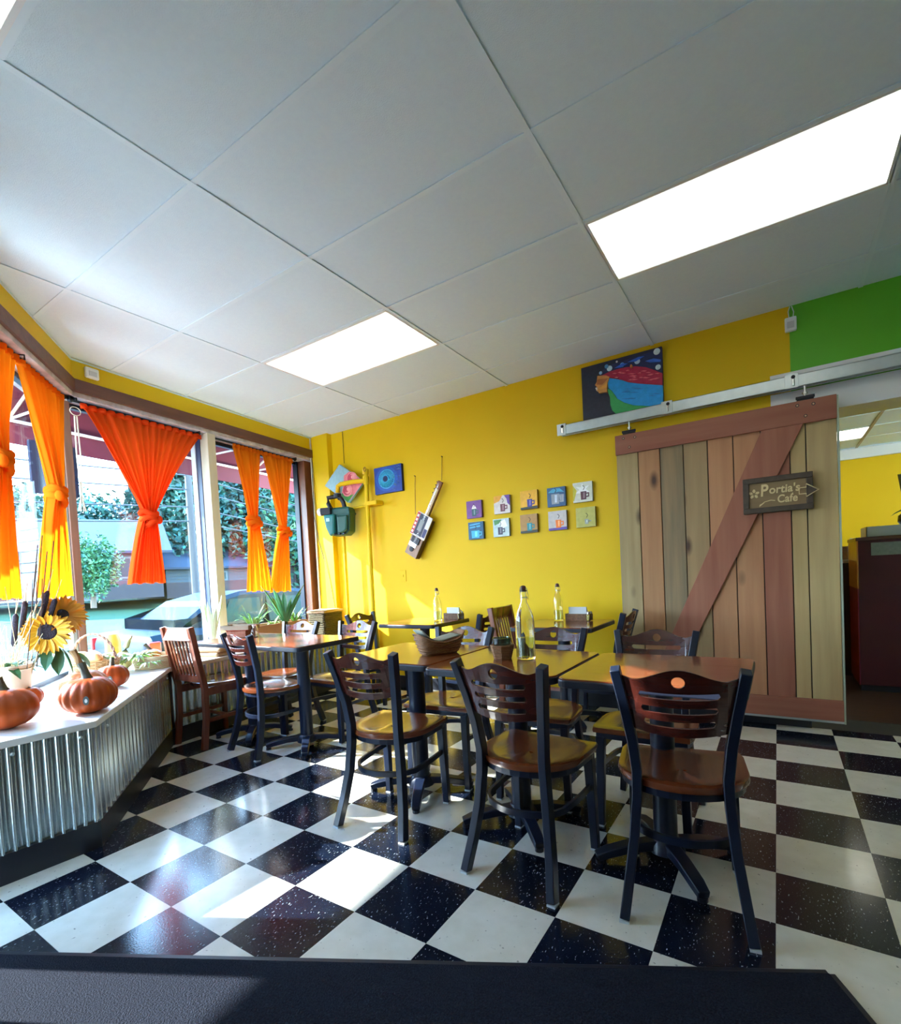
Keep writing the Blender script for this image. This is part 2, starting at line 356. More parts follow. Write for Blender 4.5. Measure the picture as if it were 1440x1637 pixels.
# ---------------------------------------------------------------- back wall with opening to the next room
XO0, XO1, ZO, TH = .20, 2.6, 2.082, .30
wb = MB().box(CORNER.x - .3, .135, YW, YW + TH, 0, ZC + .12)
wall_back = struct(wb.build('wall_back', M['yellow']))
g = MB().box(.135, XR, YW, YW + TH, 2.245, ZC + .12).build('wall_green', M['green']); struct(g)
MB().box(XO1, XR, YW, YW + TH, 0, 2.245).build('wall_green_lower', M['green'], g)
wh = MB(); wh.box(.135, XO1, YW, YW + TH, ZO, 2.245); wh.box(.020, .135, YW - .002, YW, ZO, 2.245)
struct(wh.build('trim_1', M['white']))
MB().box(.135, XO0, YW, YW + TH, 0, ZO).build('wall_end', M['yellow'], wall_back)
struct(MB().box(CORNER.x, -4.135, YW - .07, YW, 0, ZC + .02).build('wall_pilaster', M['yellow']))
struct(MB().box(-3.72, XO0, YW - .014, YW, 0, .122).build('baseboard_back', M['black'], bevel=.003))
struct(MB().box(XR, XR + .12, YF - .2, YW + TH, 0, ZC + .12).build('wall_right', M['pale']))
struct(MB().box(BEND.x - .1, XR + .12, YF - .14, YF, 0, ZC + .12).build('wall_front', M['pale']))

# ---------------------------------------------------------------- window walls
ZS, ZH = .575, 2.53                                              # sill, head of the glass
OG = -.19
EXA = .406                                                        # mitre at the bend
for F, nm, L0, L1, side in ((FA, 'wall_window_right', 0, LA + .05, 'A'), (FB, 'wall_window_left', 0, LB, 'B')):
    m = MB(); wbox(m, F, -.1, L1, -.28, 0, 2.65, ZC + .12)
    if side == 'A': wbox(m, F, -.1, L1, -.28, -.10, -.5, ZS - .03)
    else: wbox(m, F, -.1, 1.80, -.28, -.10, -.5, ZS - .03)
    wl = struct(m.build(nm, M['yellow']))
    b_ = MB(); wbox(b_, F, -.006, L1, -.28, .016, 2.563, 2.652); struct(b_.build('trim_2' if side == 'A' else 'trim_3', M['brown'], bevel=.003))
    s_ = MB(); wbox(s_, F, -.08, L1, -.28, -.004, ZH, 2.563); struct(s_.build('trim_4' if side == 'A' else 'trim_5', M['soffit']))
    si = MB(); wbox(si, F, -.09, L1 if side == 'A' else 1.80, -.28, -.10, ZS - .03, ZS); struct(si.build('trim_6' if side == 'A' else 'trim_7', M['bench']))
    st_ = MB(); wbox(st_, F, -.01, L1, -.002, .004, ZC - .012, ZC + .002); struct(st_.build('trim_8' if side == 'A' else 'trim_9', M['tbar']))
PT0, PT1 = 1.045, 1.165
wi = thing('window_1', None, None); struct(wi)
m = MB(); wbox(m, FA, -.06, PT0 + .02, OG - .003, OG + .003, ZS, ZH); m.build('pane', M['glass'], wi)
m = MB(); wbox(m, FA, PT1 - .02, 2.39, OG - .003, OG + .003, ZS, ZH); m.build('pane', M['glass'], wi)
m = MB(); wbox(m, FA, PT0 + .035, PT1, -.10, -.002, ZS, ZH); m.build('post', M['cream'], wi, bevel=.004)
m = MB(); wbox(m, FA, PT0 + .030, PT1, -.155, -.10, ZS, ZH); m.build('post_channel', mat('blue_channel', (.02, .035, .10), .4), wi)
m = MB(); wbox(m, FA, PT0 + .022, PT1, -.21, -.155, ZS, ZH); m.build('post_bead', M['white'], wi)
m = MB(); wbox(m, FA, 2.375, 2.395, -.21, -.15, ZS, ZH); m.build('jamb_strip', M['frame'], wi)
m = MB(); wbox(m, FA, 2.395, LA + .10, -.21, -.055, ZS, ZH + .02); m.build('jamb', M['jamb'], wi, bevel=.006)
m = MB(); wbox(m, FA, -.05, LA, OG - .02, OG + .02, ZH - .035, ZH); wbox(m, FA, -.05, LA, OG - .02, OG + .02, ZS, ZS + .03); m.build('window_frame', M['frame'], wi)
wi2 = thing('window_2', None, None); struct(wi2)
m = MB(); wbox(m, FB, -.06, 1.80, OG - .003, OG + .003, ZS, ZH); m.build('pane', M['glass'], wi2)
m = MB(); wbox(m, FB, -.05, 1.80, OG - .02, OG + .02, ZH - .035, ZH); wbox(m, FB, -.05, 1.80, OG - .02, OG + .02, ZS, ZS + .03); m.build('window_frame', M['frame'], wi2)
kc = KINK + (NA + NB).normalized() * (-.16)
m = MB(); wbox(m, FA, -.012, .042, -.20, -.13, ZS, ZH); m.build('bend_post', wood('bend_post_wood', (.14, .06, .035), (.24, .11, .07), 'z', .4), wi2, bevel=.004)
m = MB(); wbox(m, FA, -.045, -.014, -.20, -.14, ZS, ZH); m.build('bend_channel', M['steel'], wi2, bevel=.003)
# end of the left window wall: brick-red pier, narrow sidelight, wooden entrance door beside the camera
m = MB(); wbox(m, FB, 1.80, 1.99, -.28, -.05, -.4, ZH); wbox(m, FB, 2.285, 2.36, -.28, -.05, -.4, ZH); wbox(m, FB, 1.99, 2.285, -.28, -.05, 2.1, ZH); wbox(m, FB, 2.36, LB, -.28, -.05, 2.1, ZH); wbox(m, FB, 3.0, LB, -.28, -.05, -.4, 2.1); struct(m.build('wall_entrance', M['pale']))
dr = thing('door_1', None, None); struct(dr)
m = MB(); wbox(m, FB, 1.99, 2.285, OG - .003, OG + .003, .02, 2.1); m.build('sidelight_pane', M['glass'], dr)
m = MB(); wbox(m, FB, 2.36, 3.0, -.20, -.155, .01, 2.1); m.build('door_leaf', M['jamb'], dr, bevel=.003)
m = MB(); p = FB(2.45, -.12); m.tube([(p.x, p.y, .95), (p.x, p.y, 1.1)], .014, 8); m.build('door_handle', M['steel'], dr)

# ---------------------------------------------------------------- window bench: white top, corrugated front, black kick board
K1, K2, K3 = Vector((-3.70, .10)), Vector((-2.535, -.835)), Vector((-2.575, -1.40))
K0 = K1 + DA * ((YW - .07 - K1.y) / DA.y)
bench = struct(tag(thing('window_bench', 'window bench with corrugated metal front and white top', None), kind='structure')); bench['kind'] = 'structure'
topp = [tuple(K0), tuple(K1), tuple(K2), tuple(K3), tuple(FB(1.92, -.045)), tuple(FB(1.79, -.045)), tuple(FB(1.79, -.09)), tuple(KINK + (NA + NB) * (-.05)), tuple(FA(LA - .075, -.09))]
MB().prism(topp[::-1] if False else topp, .545, .575).build('bench_top', M['bench'], bench, bevel=.004)
def inset(pts, d):
    out = []
    for i, p in enumerate(pts):
        a = (p - pts[i - 1]).normalized() if i else None; b = (pts[i + 1] - p).normalized() if i < len(pts) - 1 else None
        if a is None: a = b
        if b is None: b = a
        na, nb = Vector((-a.y, a.x)), Vector((-b.y, b.x)); n = (na + nb).normalized(); out.append(p - n * (d / max(.3, n.dot(na))))
    return out
line = [K0, K1, K2, K3]
def strip(name, d, z0, z1, mtl, corr=0., pitch=.042, par=None):
    pts = inset(line, d); m = MB(); P = []
    for i in range(3):
        a, b = pts[i], pts[i + 1]; t = (b - a); n = Vector((-t.y, t.x)).normalized(); k = max(2, int(t.length / (pitch / 8))) if corr else 1
        for j in range(k + (1 if i == 2 else 0)):
            c = a + t * (j / k); off = corr * sin(2 * pi * t.length * j / k / pitch) if corr else 0
            P.append(c + n * off)
    V = [(p.x, p.y, z) for p in P for z in (z0, z1)]
    m.add(V, [(2 * i, 2 * i + 2, 2 * i + 3, 2 * i + 1) for i in range(len(P) - 1)])
    return m
pts = inset(line, .0)
for i, nm in enumerate(('far', 'middle', 'near')):
    a, b = inset(line, .022)[i], inset(line, .022)[i + 1]; t = b - a; n = Vector((-t.y, t.x)).normalized(); pit = (.066, .066, .040)[i]; k = int(t.length / (pit / 12)); P = []
    for j in range(k + 1):
        c = a + t * (j / k) + n * (.009 * sin(2 * pi * t.length * j / k / pit)); P.append(c)
    m = MB(); V = [(p.x, p.y, z) for p in P for z in (.118, .546)] + [((p - n * .002).x, (p - n * .002).y, z) for p in P for z in (.118, .546)]; q = 2 * len(P)
    m.add(V, [(2 * u, 2 * u + 2, 2 * u + 3, 2 * u + 1) for u in range(k)] + [(q + 2 * u + 1, q + 2 * u + 3, q + 2 * u + 2, q + 2 * u) for u in range(k)])
    m.build('corrugated_sheet', M['metal'], bench, smooth=True, angle=80)
    m = MB(); a, b = inset(line, .014)[i], inset(line, .014)[i + 1]; a2, b2 = inset(line, .05)[i], inset(line, .05)[i + 1]
    m.prism([tuple(a), tuple(b), tuple(b2), tuple(a2)], 0, .12); m.build('kick_board', M['black'], bench)
    m = MB(); a, b = inset(line, .034)[i], inset(line, .034)[i + 1]; a2, b2 = inset(line, .06)[i], inset(line, .06)[i + 1]
    m.prism([tuple(a), tuple(b), tuple(b2), tuple(a2)], .1, .545); m.build('bench_panel', M['black'], bench)
    for tt in (.08, .5, .92):
        c = a + (b - a) * tt + n * .03; M_ = Matrix.Translation((c.x, c.y, .515)) @ Vector((n.x, n.y, 0)).to_track_quat('Z', 'Y').to_matrix().to_4x4()
        MB().lathe([(.008, 0), (.008, .003), (.004, .008), (0, .009)], 8, M_).build('screw', M['steel'], bench)
# ================================================================ chairs
def panel_with_holes(outer, holes, thick, cuts, bend):
    """flat plate in x-z with holes, sliced so that it can follow a curve"""
    cu = bpy.data.curves.new('tmp', 'CURVE'); cu.dimensions = '2D'; cu.fill_mode = 'BOTH'; cu.extrude = thick / 2
    for pl in [outer] + holes:
        sp = cu.splines.new('POLY'); sp.points.add(len(pl) - 1); sp.use_cyclic_u = True
        for p, (x, z) in zip(sp.points, pl): p.co = (x, z, 0, 1)
    ob = bpy.data.objects.new('tmp', cu); COL.objects.link(ob)
    me = bpy.data.meshes.new_from_object(ob.evaluated_get(bpy.context.evaluated_depsgraph_get()))
    bpy.data.objects.remove(ob); bpy.data.curves.remove(cu)
    bm = bmesh.new(); bm.from_mesh(me); bpy.data.meshes.remove(me)
    bmesh.ops.remove_doubles(bm, verts=bm.verts, dist=1e-5)
    for c in cuts: bmesh.ops.bisect_plane(bm, geom=bm.verts[:] + bm.edges[:] + bm.faces[:], plane_co=(c, 0, 0), plane_no=(1, 0, 0), dist=1e-6)
    for v in bm.verts:
        x, z, d = v.co; v.co = bend(x, z, d)
    bmesh.ops.recalc_face_normals(bm, faces=bm.faces)
    me = bpy.data.meshes.new('plate'); bm.to_mesh(me); bm.free(); return me
def crest(x):                                   # top outline of the back: hump in the middle, dips beside the posts
    a = abs(x) / .165
    return .790 + .036 * (cos(pi * min(1, a * 1.25)) + 1) / 2 + .012 * max(0, a - .8) / .2
def post_x(z):                                  # rear posts stand closest together at the seat
    K = [(0, .182), (.12, .165), (.25, .147), (.40, .134), (.47, .133), (.58, .143), (.70, .161), (.83, .183), (.9, .19)]
    for (z0, y0), (z1, y1) in zip(K, K[1:]):
        if z <= z1: return y0 + (y1 - y0) * (z - z0) / (z1 - z0)
    return K[-1][1]
def post_y(z):                                  # side curve of the rear posts
    K = [(0, -.205), (.12, -.168), (.25, -.140), (.38, -.128), (.47, -.128), (.58, -.142), (.70, -.170), (.83, -.207), (.9, -.23)]
    for (z0, y0), (z1, y1) in zip(K, K[1:]):
        if z <= z1: return y0 + (y1 - y0) * (z - z0) / (z1 - z0)
    return K[-1][1]
def slot(z, hw, h, bow):
    up = [(-hw + 2 * hw * i / 10, z + h / 2 + bow * ((i / 5 - 1) ** 2)) for i in range(11)]
    lo = [(hw - 2 * hw * i / 10, z - h / 2 + bow * ((i / 5 - 1) ** 2)) for i in range(11)]
    return up + [(hw + h * .35, z + bow)] + lo + [(-hw - h * .35, z + bow)]
XS = [-.165 + .33 * i / 20 for i in range(21)]
BACK = panel_with_holes([(x, crest(x)) for x in XS] + [(x, .606 + .6 * x * x) for x in XS[::-1]],
    [[(.019 * cos(2 * pi * k / 16), .786 + .019 * sin(2 * pi * k / 16)) for k in range(16)], slot(.739, .112, .021, .004), slot(.692, .112, .021, .005), slot(.646, .110, .021, .006)],
    .014, [-.15, -.12, -.09, -.06, -.03, .0, .03, .06, .09, .12, .15], lambda x, z, d: (x * (post_x(z) - .010) / .165, post_y(z) - .030 * (1 - (x / .165) ** 2) - d, z))
BACK.materials.append(M['mahog'])
def seat_outline(g=0., n=16):
    P = [(-.185 - g, .20 + g), (.185 + g, .20 + g)]
    P = [(.205 + g, .17), (.195 + g, .215 + g), (-.195 - g, .215 + g), (-.205 - g, .17)]
    for k in range(n + 1):
        a = pi + pi * k / n; P.append(((.205 + g) * cos(a) * (1 - .0), .02 + (.175 + g) * sin(a)))
    return P
def seat_mesh(mat_):
    bm = bmesh.new(); rings = []
    o = seat_outline()
    for f, z in ((1., .418), (1.012, .428), (1., .440), (.93, .443), (.7, .438), (.4, .4335), (.12, .4335)):
        rings.append([bm.verts.new((x * f, .02 + (y - .02) * f, z + (.004 if f < .9 and abs(x) < .05 else 0))) for x, y in o])
    for a, b in zip(rings, rings[1:]):
        for i in range(len(o)): bm.faces.new((a[i], a[(i + 1) % len(o)], b[(i + 1) % len(o)], b[i]))
    bm.faces.new(rings[-1]); bm.faces.new(rings[0][::-1]); bmesh.ops.recalc_face_normals(bm, faces=bm.faces)
    me = bpy.data.meshes.new('seat'); bm.to_mesh(me); bm.free(); me.materials.append(mat_); me.polygons.foreach_set('use_smooth', [True] * len(me.polygons)); me.set_sharp_from_angle(angle=R(50)); return me
SEATS = {}
def metal_chair(label):
    t = thing('dining_chair', label, 'chair', group='slotted-back metal dining chairs')
    def link(me, nm):
        o = bpy.data.objects.new(nm, me); COL.objects.link(o); o.parent = t; return o
    link(BACK, 'backrest'); link(seat_mesh(M['seat']), 'seat')
    ol = [(x * .95, .02 + (y - .02) * .95) for x, y in seat_outline()]
    MB().prism(ol, .392, .419).build('seat_frame', M['frame'], t)
    for s in (-1, 1):
        m = MB(); m.bar([(s * post_x(z), post_y(z), z) for z in (0.006, .06, .12, .185, .25, .32, .38, .43, .47, .52, .58, .64, .70, .76, .822)], .031, .040, (0, 1, 0)); m.build('rear_post', M['frame'], t, smooth=True, bevel=.003, angle=30)
        m = MB(); m.bar([(s * .168, .192, .40), (s * .172, .200, .2), (s * .176, .205, .006)], .034, .032, (0, 1, 0), [1.1, 1, .92]); m.build('leg', M['frame'], t, bevel=.003)
        for x, y in ((s * .182, post_y(0)), (s * .176, .205)): MB().box(x - .015, x + .015, y - .017, y + .017, 0, .007).build('glide', M['glide'], t)
    hoop = [(.170, .195, .265), (.172, .1, .262), (.165, .0, .258)] + [(.165 * cos(a), -.01 + .135 * sin(a), .256) for a in [-pi * k / 12 for k in range(1, 12)]] + [(-.165, .0, .258), (-.172, .1, .262), (-.170, .195, .265)]
    MB().bar(hoop, .012, .024).build('foot_hoop', M['frame'], t, smooth=True)
    return t
CH0 = metal_chair('x')
CHAIRS = [ # x, y, heading deg, label
    (-1.548, .012, 5, 'dark metal chair with a golden lit seat, leftmost of the three foreground chairs'),
    (-.805, -.036, -4, 'dark metal chair seen from behind, middle of the three foreground chairs'),
    (-.262, .020, 9, 'largest dark chair, its back to us, rightmost of the three foreground chairs'),
    (-.474, .565, 180, 'dark chair facing us across the table, its back against the barn door'),
    (-1.010, .605, 184, 'dark chair facing us just right of the tall water bottle, bluish light on its back'),
    (-1.565, .590, 186, 'dark chair facing us behind the boat-shaped napkin basket'),
    (-2.985, .390, -7, 'red glinting chair with white shining slots pulled up to the window table'),
    (-3.300, .800, 186, 'pink shining chair in front of the terracotta planter, far side of the window table'),
    (-2.735, .862, 180, 'pink backed chair at the right end of the window table, far side'),
    (-3.160, 1.76, -90, 'brown topped chair against the yellow wall, left of the wall table with bottle'),
    (-2.150, 1.80, 90, 'dark chair standing behind the tall water bottle, right of the left wall table'),
    (-1.065, 1.88, 90, 'dark chair seen edge on in front of the barn door, beside the wall table')]
for k, (x, y, a, lab) in enumerate(CHAIRS):
    c = CH0 if k == 0 else copy_tree(CH0)
    c.location = (x, y, 0); c.rotation_euler = (0, 0, R(a)); c['label'] = lab
def slat_chair(label, x, y, a):
    t = thing('slat_back_chair', label, 'chair', (x, y, 0), R(a), 'wooden slat-back chairs')
    W = M['redwood']; by = lambda z: -.185 - .0 * z - max(0, z - .42) * .17
    for s in (-1, 1):
        MB().bar([(s * .165, -.215, 0), (s * .165, -.187, .22), (s * .165, -.183, .44), (s * .165, by(.65), .65), (s * .165, by(.875), .875)], .032, .042, (0, 1, 0)).build('rear_post', W, t, bevel=.004)
        MB().bar([(s * .168, .185, .42), (s * .168, .185, 0)], .034, .034, (0, 1, 0), [1.05, .85]).build('leg', W, t, bevel=.004)
        MB().bar([(s * .166, -.18, .20), (s * .166, .18, .20)], .016, .028).build('stretcher', W, t)
        MB().bar([(s * .166, -.18, .405), (s * .166, .18, .405)], .02, .055).build('seat_rail', W, t)
    MB().bar([(-.165, by(.825), .825), (-.08, by(.825) - .012, .825), (.08, by(.825) - .012, .825), (.165, by(.825), .825)], .02, .095, (0, .17, 1)).build('top_rail', W, t, bevel=.004)
    MB().bar([(-.165, by(.50), .50), (.165, by(.50), .50)], .02, .05, (0, .17, 1)).build('lower_rail', W, t, bevel=.003)
    MB().bar([(-.166, .183, .405), (.166, .183, .405)], .02, .055).build('seat_rail', W, t); MB().bar([(-.166, .0, .20), (.166, .0, .20)], .016, .024).build('stretcher', W, t)
    for k in range(7):
        x_ = -.123 + .041 * k; MB().bar([(x_, by(.51), .51), (x_, by(.65) - .006, .65), (x_, by(.80) - .01, .80)], .017, .009, (0, 1, 0)).build('slat', W, t)
    o = bpy.data.objects.new('seat', seat_mesh(M['seat'])); COL.objects.link(o); o.parent = t; o.location = (0, .0, .012); o.scale = (.92, 1, 1)
    return t
slat_chair('wooden slat-back chair with tall vertical slats, beside the corrugated bench corner', -3.555, .345, 2)
slat_chair('wooden slat-back chair half hidden behind the tall water bottle', -1.58, 1.765, -90)

# ================================================================ tables
def rrect(x0, x1, y0, y1, r, n=5):
    P = []
    for cx, cy, a in ((x1 - r, y1 - r, 0), (x0 + r, y1 - r, 90), (x0 + r, y0 + r, 180), (x1 - r, y0 + r, 270)):
        P += [(cx + r * cos(R(a + 90 * k / n)), cy + r * sin(R(a + 90 * k / n))) for k in range(n + 1)]
    return P
ZT = .745
def table(label, x0, x1, y0, y1, legs=1, rot=45):
    cx, cy = (x0 + x1) / 2, (y0 + y1) / 2
    t = thing('pedestal_table', label, 'table', (cx, cy, 0), 0, 'pedestal tables with red wood tops'); hx, hy = (x1 - x0) / 2, (y1 - y0) / 2
    MB().prism(rrect(-hx + .004, hx - .004, -hy + .004, hy - .004, .035), ZT - .006, ZT).build('table_top', M['top'], t, bevel=.001)
    MB().prism(rrect(-hx, hx, -hy, hy, .038), ZT - .034, ZT - .005).build('edge_band', M['edge'], t, bevel=.005)
    for k in range(legs):
        px = 0 if legs == 1 else (-hx * .5 + k * hx)
        M_ = Matrix.Translation((px, 0, 0))
        MB().lathe([(.050, .05), (.044, .10), (.044, .66), (.050, .70)], 20, M_).build('column', M['frame'], t, smooth=True)
        MB().box(px - .13, px + .13, -.13, .13, ZT - .048, ZT - .034).build('top_plate', M['frame'], t)
        MB().lathe([(.07, .035), (.066, .065), (.05, .085), (0, .085)], 18, M_).build('hub', M['frame'], t, smooth=True)
        for q in range(4):
            a = R(rot + 90 * q); d = Vector((cos(a), sin(a), 0)); c = Vector((px, 0, 0))
            MB().bar([c + d * .03 + Vector((0, 0, .062)), c + d * .14 + Vector((0, 0, .056)), c + d * .23 + Vector((0, 0, .040)), c + d * .275 + Vector((0, 0, .026))], .05, .034, (0, 0, 1), [1.1, 1, .95, .8]).build('foot', M['frame'], t, smooth=True, bevel=.004)
            p = c + d * .262; MB().lathe([(.018, 0), (.018, .014), (.01, .016)], 10, Matrix.Translation((p.x, p.y, 0))).build('glide', M['black'], t)
    return t
table('red wood table carrying the boat-shaped napkin basket, left of the middle row', -1.905, -1.292, -.005, .605, rot=30)
table('red wood table carrying the tall water bottle, middle of the row', -1.283, -.675, -.062, .540, rot=40)
table('bare red wood table, right end of the middle row', -.664, -.052, -.082, .530, rot=35)
table('long red wood table at the window, shining in the daylight', -3.66, -2.47, .245, .815, legs=2, rot=45)
table('small table against the yellow wall under the hanging cigar box guitar', -2.955, -2.340, 1.530, 2.130)
table('small table against the yellow wall under the ten mug canvases', -1.625, -1.012, 1.465, 2.070)

# ================================================================ things on the tables
wick = mat('wicker', (.20, .085, .03), .6, 0, (.34, .17, .07), 60, (1, 1, 3), .6, 120); wickd = mat('wicker_dark', (.10, .045, .02), .6, 0, (.20, .10, .04), 70, bump=.6, bscale=120)
napk = mat('grey_napkin', (.30, .31, .25), .9, 0, (.24, .25, .20), 30, bump=.2)
def bottle(label, x, y, h=.30, r=.041, water=.32, stopper=(.10, .03, .02)):
    t = thing('swing_top_bottle', label, 'bottle', (x, y, ZT), group='swing-top water bottles'); k = h / .30
    pr_ = [(.0, .004), (r * .93, .003), (r, .010), (r, .165 * k), (r * .93, .19 * k), (r * .62, .222 * k), (r * .38, .245 * k), (.0135, .27 * k), (.0135, .292 * k), (.016, .294 * k), (.016, .300 * k)]
    inn = [(.0105, .300 * k), (.0105, .27 * k), (r * .3, .245 * k), (r * .54, .222 * k), (r * .86, .19 * k), (r * .92, .165 * k), (r * .92, .014), (0, .014)]
    MB().lathe(pr_ + inn, 28).build('glass_body', M['bottle'], t, smooth=True)
    if water: MB().lathe([(0, .015), (r * .9, .015), (r * .9, h * water), (0, h * water)], 24).build('water', glass('water', (.80, .84, .62), 1.2), t, smooth=True)
    MB().lathe([(.011, h - .006), (.013, h + .004), (.012, h + .016), (.006, h + .020), (0, h + .020)], 14).build('stopper', mat('stopper', stopper, .4), t, smooth=True)
    m = MB()
    for s in (-1, 1): m.tube([(s * .016, 0, h + .01), (s * .020, .006, h - .02), (s * .017, .012, h - .045), (s * .015, .0, h - .03)], .0015, 6)
    m.tube([(.0165 * cos(a), .0165 * sin(a), h - .035) for a in [2 * pi * i / 14 for i in range(14)]], .0015, 5, True); m.build('wire_bail', M['steel'], t)
    return t
bottle('tall clear swing-top water bottle on the middle table of the row', -.935, .265, .315, .043)
bottle('clear swing-top water bottle on the wall table under the guitar', -2.50, 1.83, .275, .037)
bottle('clear swing-top water bottle on the wall table under the mug canvases', -1.405, 1.90, .275, .037)
def woven(m, prof, n, rings, r=.004):
    pass
def caddy(label, x, y, rz):
    t = thing('napkin_caddy', label, 'napkin holder', (x, y, ZT), rz, 'napkin caddies on the wall tables')
    m = MB(); m.box(-.085, .085, -.045, -.041, 0, .055); m.box(-.085, .085, .041, .045, 0, .055); m.box(-.085, -.081, -.045, .045, 0, .055); m.box(.081, .085, -.045, .045, 0, .055); m.box(-.085, .085, -.045, .045, 0, .004); m.build('tray', wickd, t, bevel=.001)
    m = MB(); m.box(-.07, .075, -.012, .0, .006, .105); m.build('menu_card', mat('menu_card', (.62, .64, .66), .5), t)
    m = MB()
    for k in range(5): m.box(-.066 + .002 * k, .06 + .002 * k, .004 + .006 * k, .009 + .006 * k, .006, .088 - .002 * k)
    m.build('napkins', M['white'], t)
    for k, q in enumerate((-.025, .0)):
        s = MB().lathe([(.0, .004), (.016, .004), (.017, .05), (.013, .055), (0, .055)], 14, Matrix.Translation((.102 + 0 * q, q * 1.5, 0))).build('shaker', M['bottle'], t, smooth=True)
        MB().lathe([(.015, .055), (.015, .068), (.008, .074), (0, .074)], 14, Matrix.Translation((.102, q * 1.5, 0))).build('shaker_lid', M['silver'], s, smooth=True)
    return t
caddy('brown tray with napkins and a standing card on the wall table under the guitar', -2.46, 2.03, R(-8))
caddy('brown tray with napkins, card and shakers on the wall table under the mug canvases', -1.27, 1.96, R(-5))
# boat-shaped basket with folded napkin
t = thing('napkin_basket', 'boat-shaped wicker basket with a folded grey napkin on the left middle table', 'basket', (-1.43, .29, ZT), R(62))
m = MB(); P = []; rows = 7; n = 28
for sh in (0, 1):
    for i in range(rows):
        f = i / (rows - 1)
        for k in range(n):
            a = 2 * pi * k / n; c, s = cos(a), sin(a); ex = 2.0 / 4.0
            x = (.092 + .035 * f - .004 * sh) * abs(c) ** ex * (1 if c > 0 else -1); y = (.045 + .028 * f - .004 * sh) * abs(s) ** ex * (1 if s > 0 else -1)
            P.append((x, y, .002 + .004 * sh + f * (.062 + .045 * (abs(x) / .125) ** 2.2 * f)))
fs = []
for sh in (0, 1):
    for i in range(rows - 1):
        for k in range(n):
            a, b = sh * rows * n + i * n + k, sh * rows * n + i * n + (k + 1) % n
            fs.append((a, b, b + n, a + n) if sh == 0 else (a + n, b + n, b, a))
fs += [tuple((rows - 1) * n + k for k in (q, (q + 1) % n)) + tuple(rows * n + (rows - 1) * n + k for k in ((q + 1) % n, q)) for q in range(n)] + [tuple(range(n))[::-1]]
m.add(P, fs); m.build('wicker_body', wick, t, smooth=True, angle=60)
for i in range(1, 7): MB().tube([(P[i * n + k][0] * 1.015, P[i * n + k][1] * 1.015, P[i * n + k][2]) for k in range(n)], .0045, 5, True).build('wicker_strand', wick, t)
m = MB(); G = 10; V = []
for i in range(G + 1):
    for j in range(G + 1):
        x = -.115 + .215 * i / G; y = -.055 + .11 * j / G; V.append((x, y, .060 + .05 * (x / .11) ** 2 * (1 if x < 0 else .4) + .018 * cos(9 * y) + .006 * sin(30 * x)))
m.add(V, [(i * (G + 1) + j, (i + 1) * (G + 1) + j, (i + 1) * (G + 1) + j + 1, i * (G + 1) + j + 1) for i in range(G) for j in range(G)])
o = m.build('napkin', napk, t, smooth=True); sd = o.modifiers.new('thick', 'SOLIDIFY'); sd.thickness = .006
# small round basket with a glass in it
t = thing('round_basket', 'small octagonal wicker basket holding a glass jar beside the tall water bottle', 'basket', (-1.045, .245, ZT))
m = MB(); m.lathe([(.0, .0), (.040, .0), (.056, .066), (.052, .066), (.038, .004), (0, .004)], 8, Matrix.Rotation(R(22), 4, 'Z')); m.build('wicker_body', wick, t)
for k in range(7): MB().lathe([(.040 + .016 * k / 7 + .001, .004 + .009 * k), (.0445 + .016 * k / 7, .008 + .009 * k), (.040 + .016 * k / 7 + .001, .012 + .009 * k)], 8, Matrix.Rotation(R(22), 4, 'Z')).build('wicker_strand', wick, t)
t2 = MB().lathe([(0, .007), (.034, .007), (.044, .098), (.041, .098), (.032, .012), (0, .012)], 24).build('glass_jar', glass('dark_glass', (.30, .40, .36), 2.0), None, smooth=True, loc=(-1.045, .245, ZT)); tag(t2, 'dark green glass jar sitting in the small octagonal basket', 'jar')
# window table: wooden tray basket, glass jar
t = thing('bread_basket', 'wooden tray-topped basket with red lining on the window table', 'basket', (-3.50, .55, ZT), R(20))
MB().prism([(-.085, -.05), (.085, -.05), (.10, .06), (-.10, .06)], 0, .055).build('basket_body', mat('red_brown_basket', (.24, .07, .03), .6, 0, (.34, .13, .06), 50, bump=.5), t, bevel=.004)
m = MB(); m.box(-.12, .12, -.065, .075, .062, .068); m.box(-.12, .12, -.069, -.063, .062, .095); m.box(-.12, .12, .073, .079, .062, .095); m.box(-.124, -.118, -.069, .079, .062, .095); m.box(.118, .124, -.069, .079, .062, .095); m.build('tray', wood('tray_wood', (.22, .17, .10), (.32, .25, .15), 'x', .6), t)
MB().box(-.09, .09, -.05, .06, .055, .063).build('lining', mat('red_lining', (.45, .03, .02), .8), t)
t = thing('shaker_jar', 'small clear glass shaker beside the tray basket on the window table', 'shaker', (-3.36, .58, ZT))
MB().lathe([(0, 0), (.026, 0), (.028, .06), (.020, .075), (.018, .075), (.024, .058), (.022, .004), (0, .004)], 20).build('glass_body', M['bottle'], t, smooth=True)
MB().lathe([(.021, .073), (.021, .088), (.012, .094), (0, .094)], 20).build('lid', M['silver'], t, smooth=True)
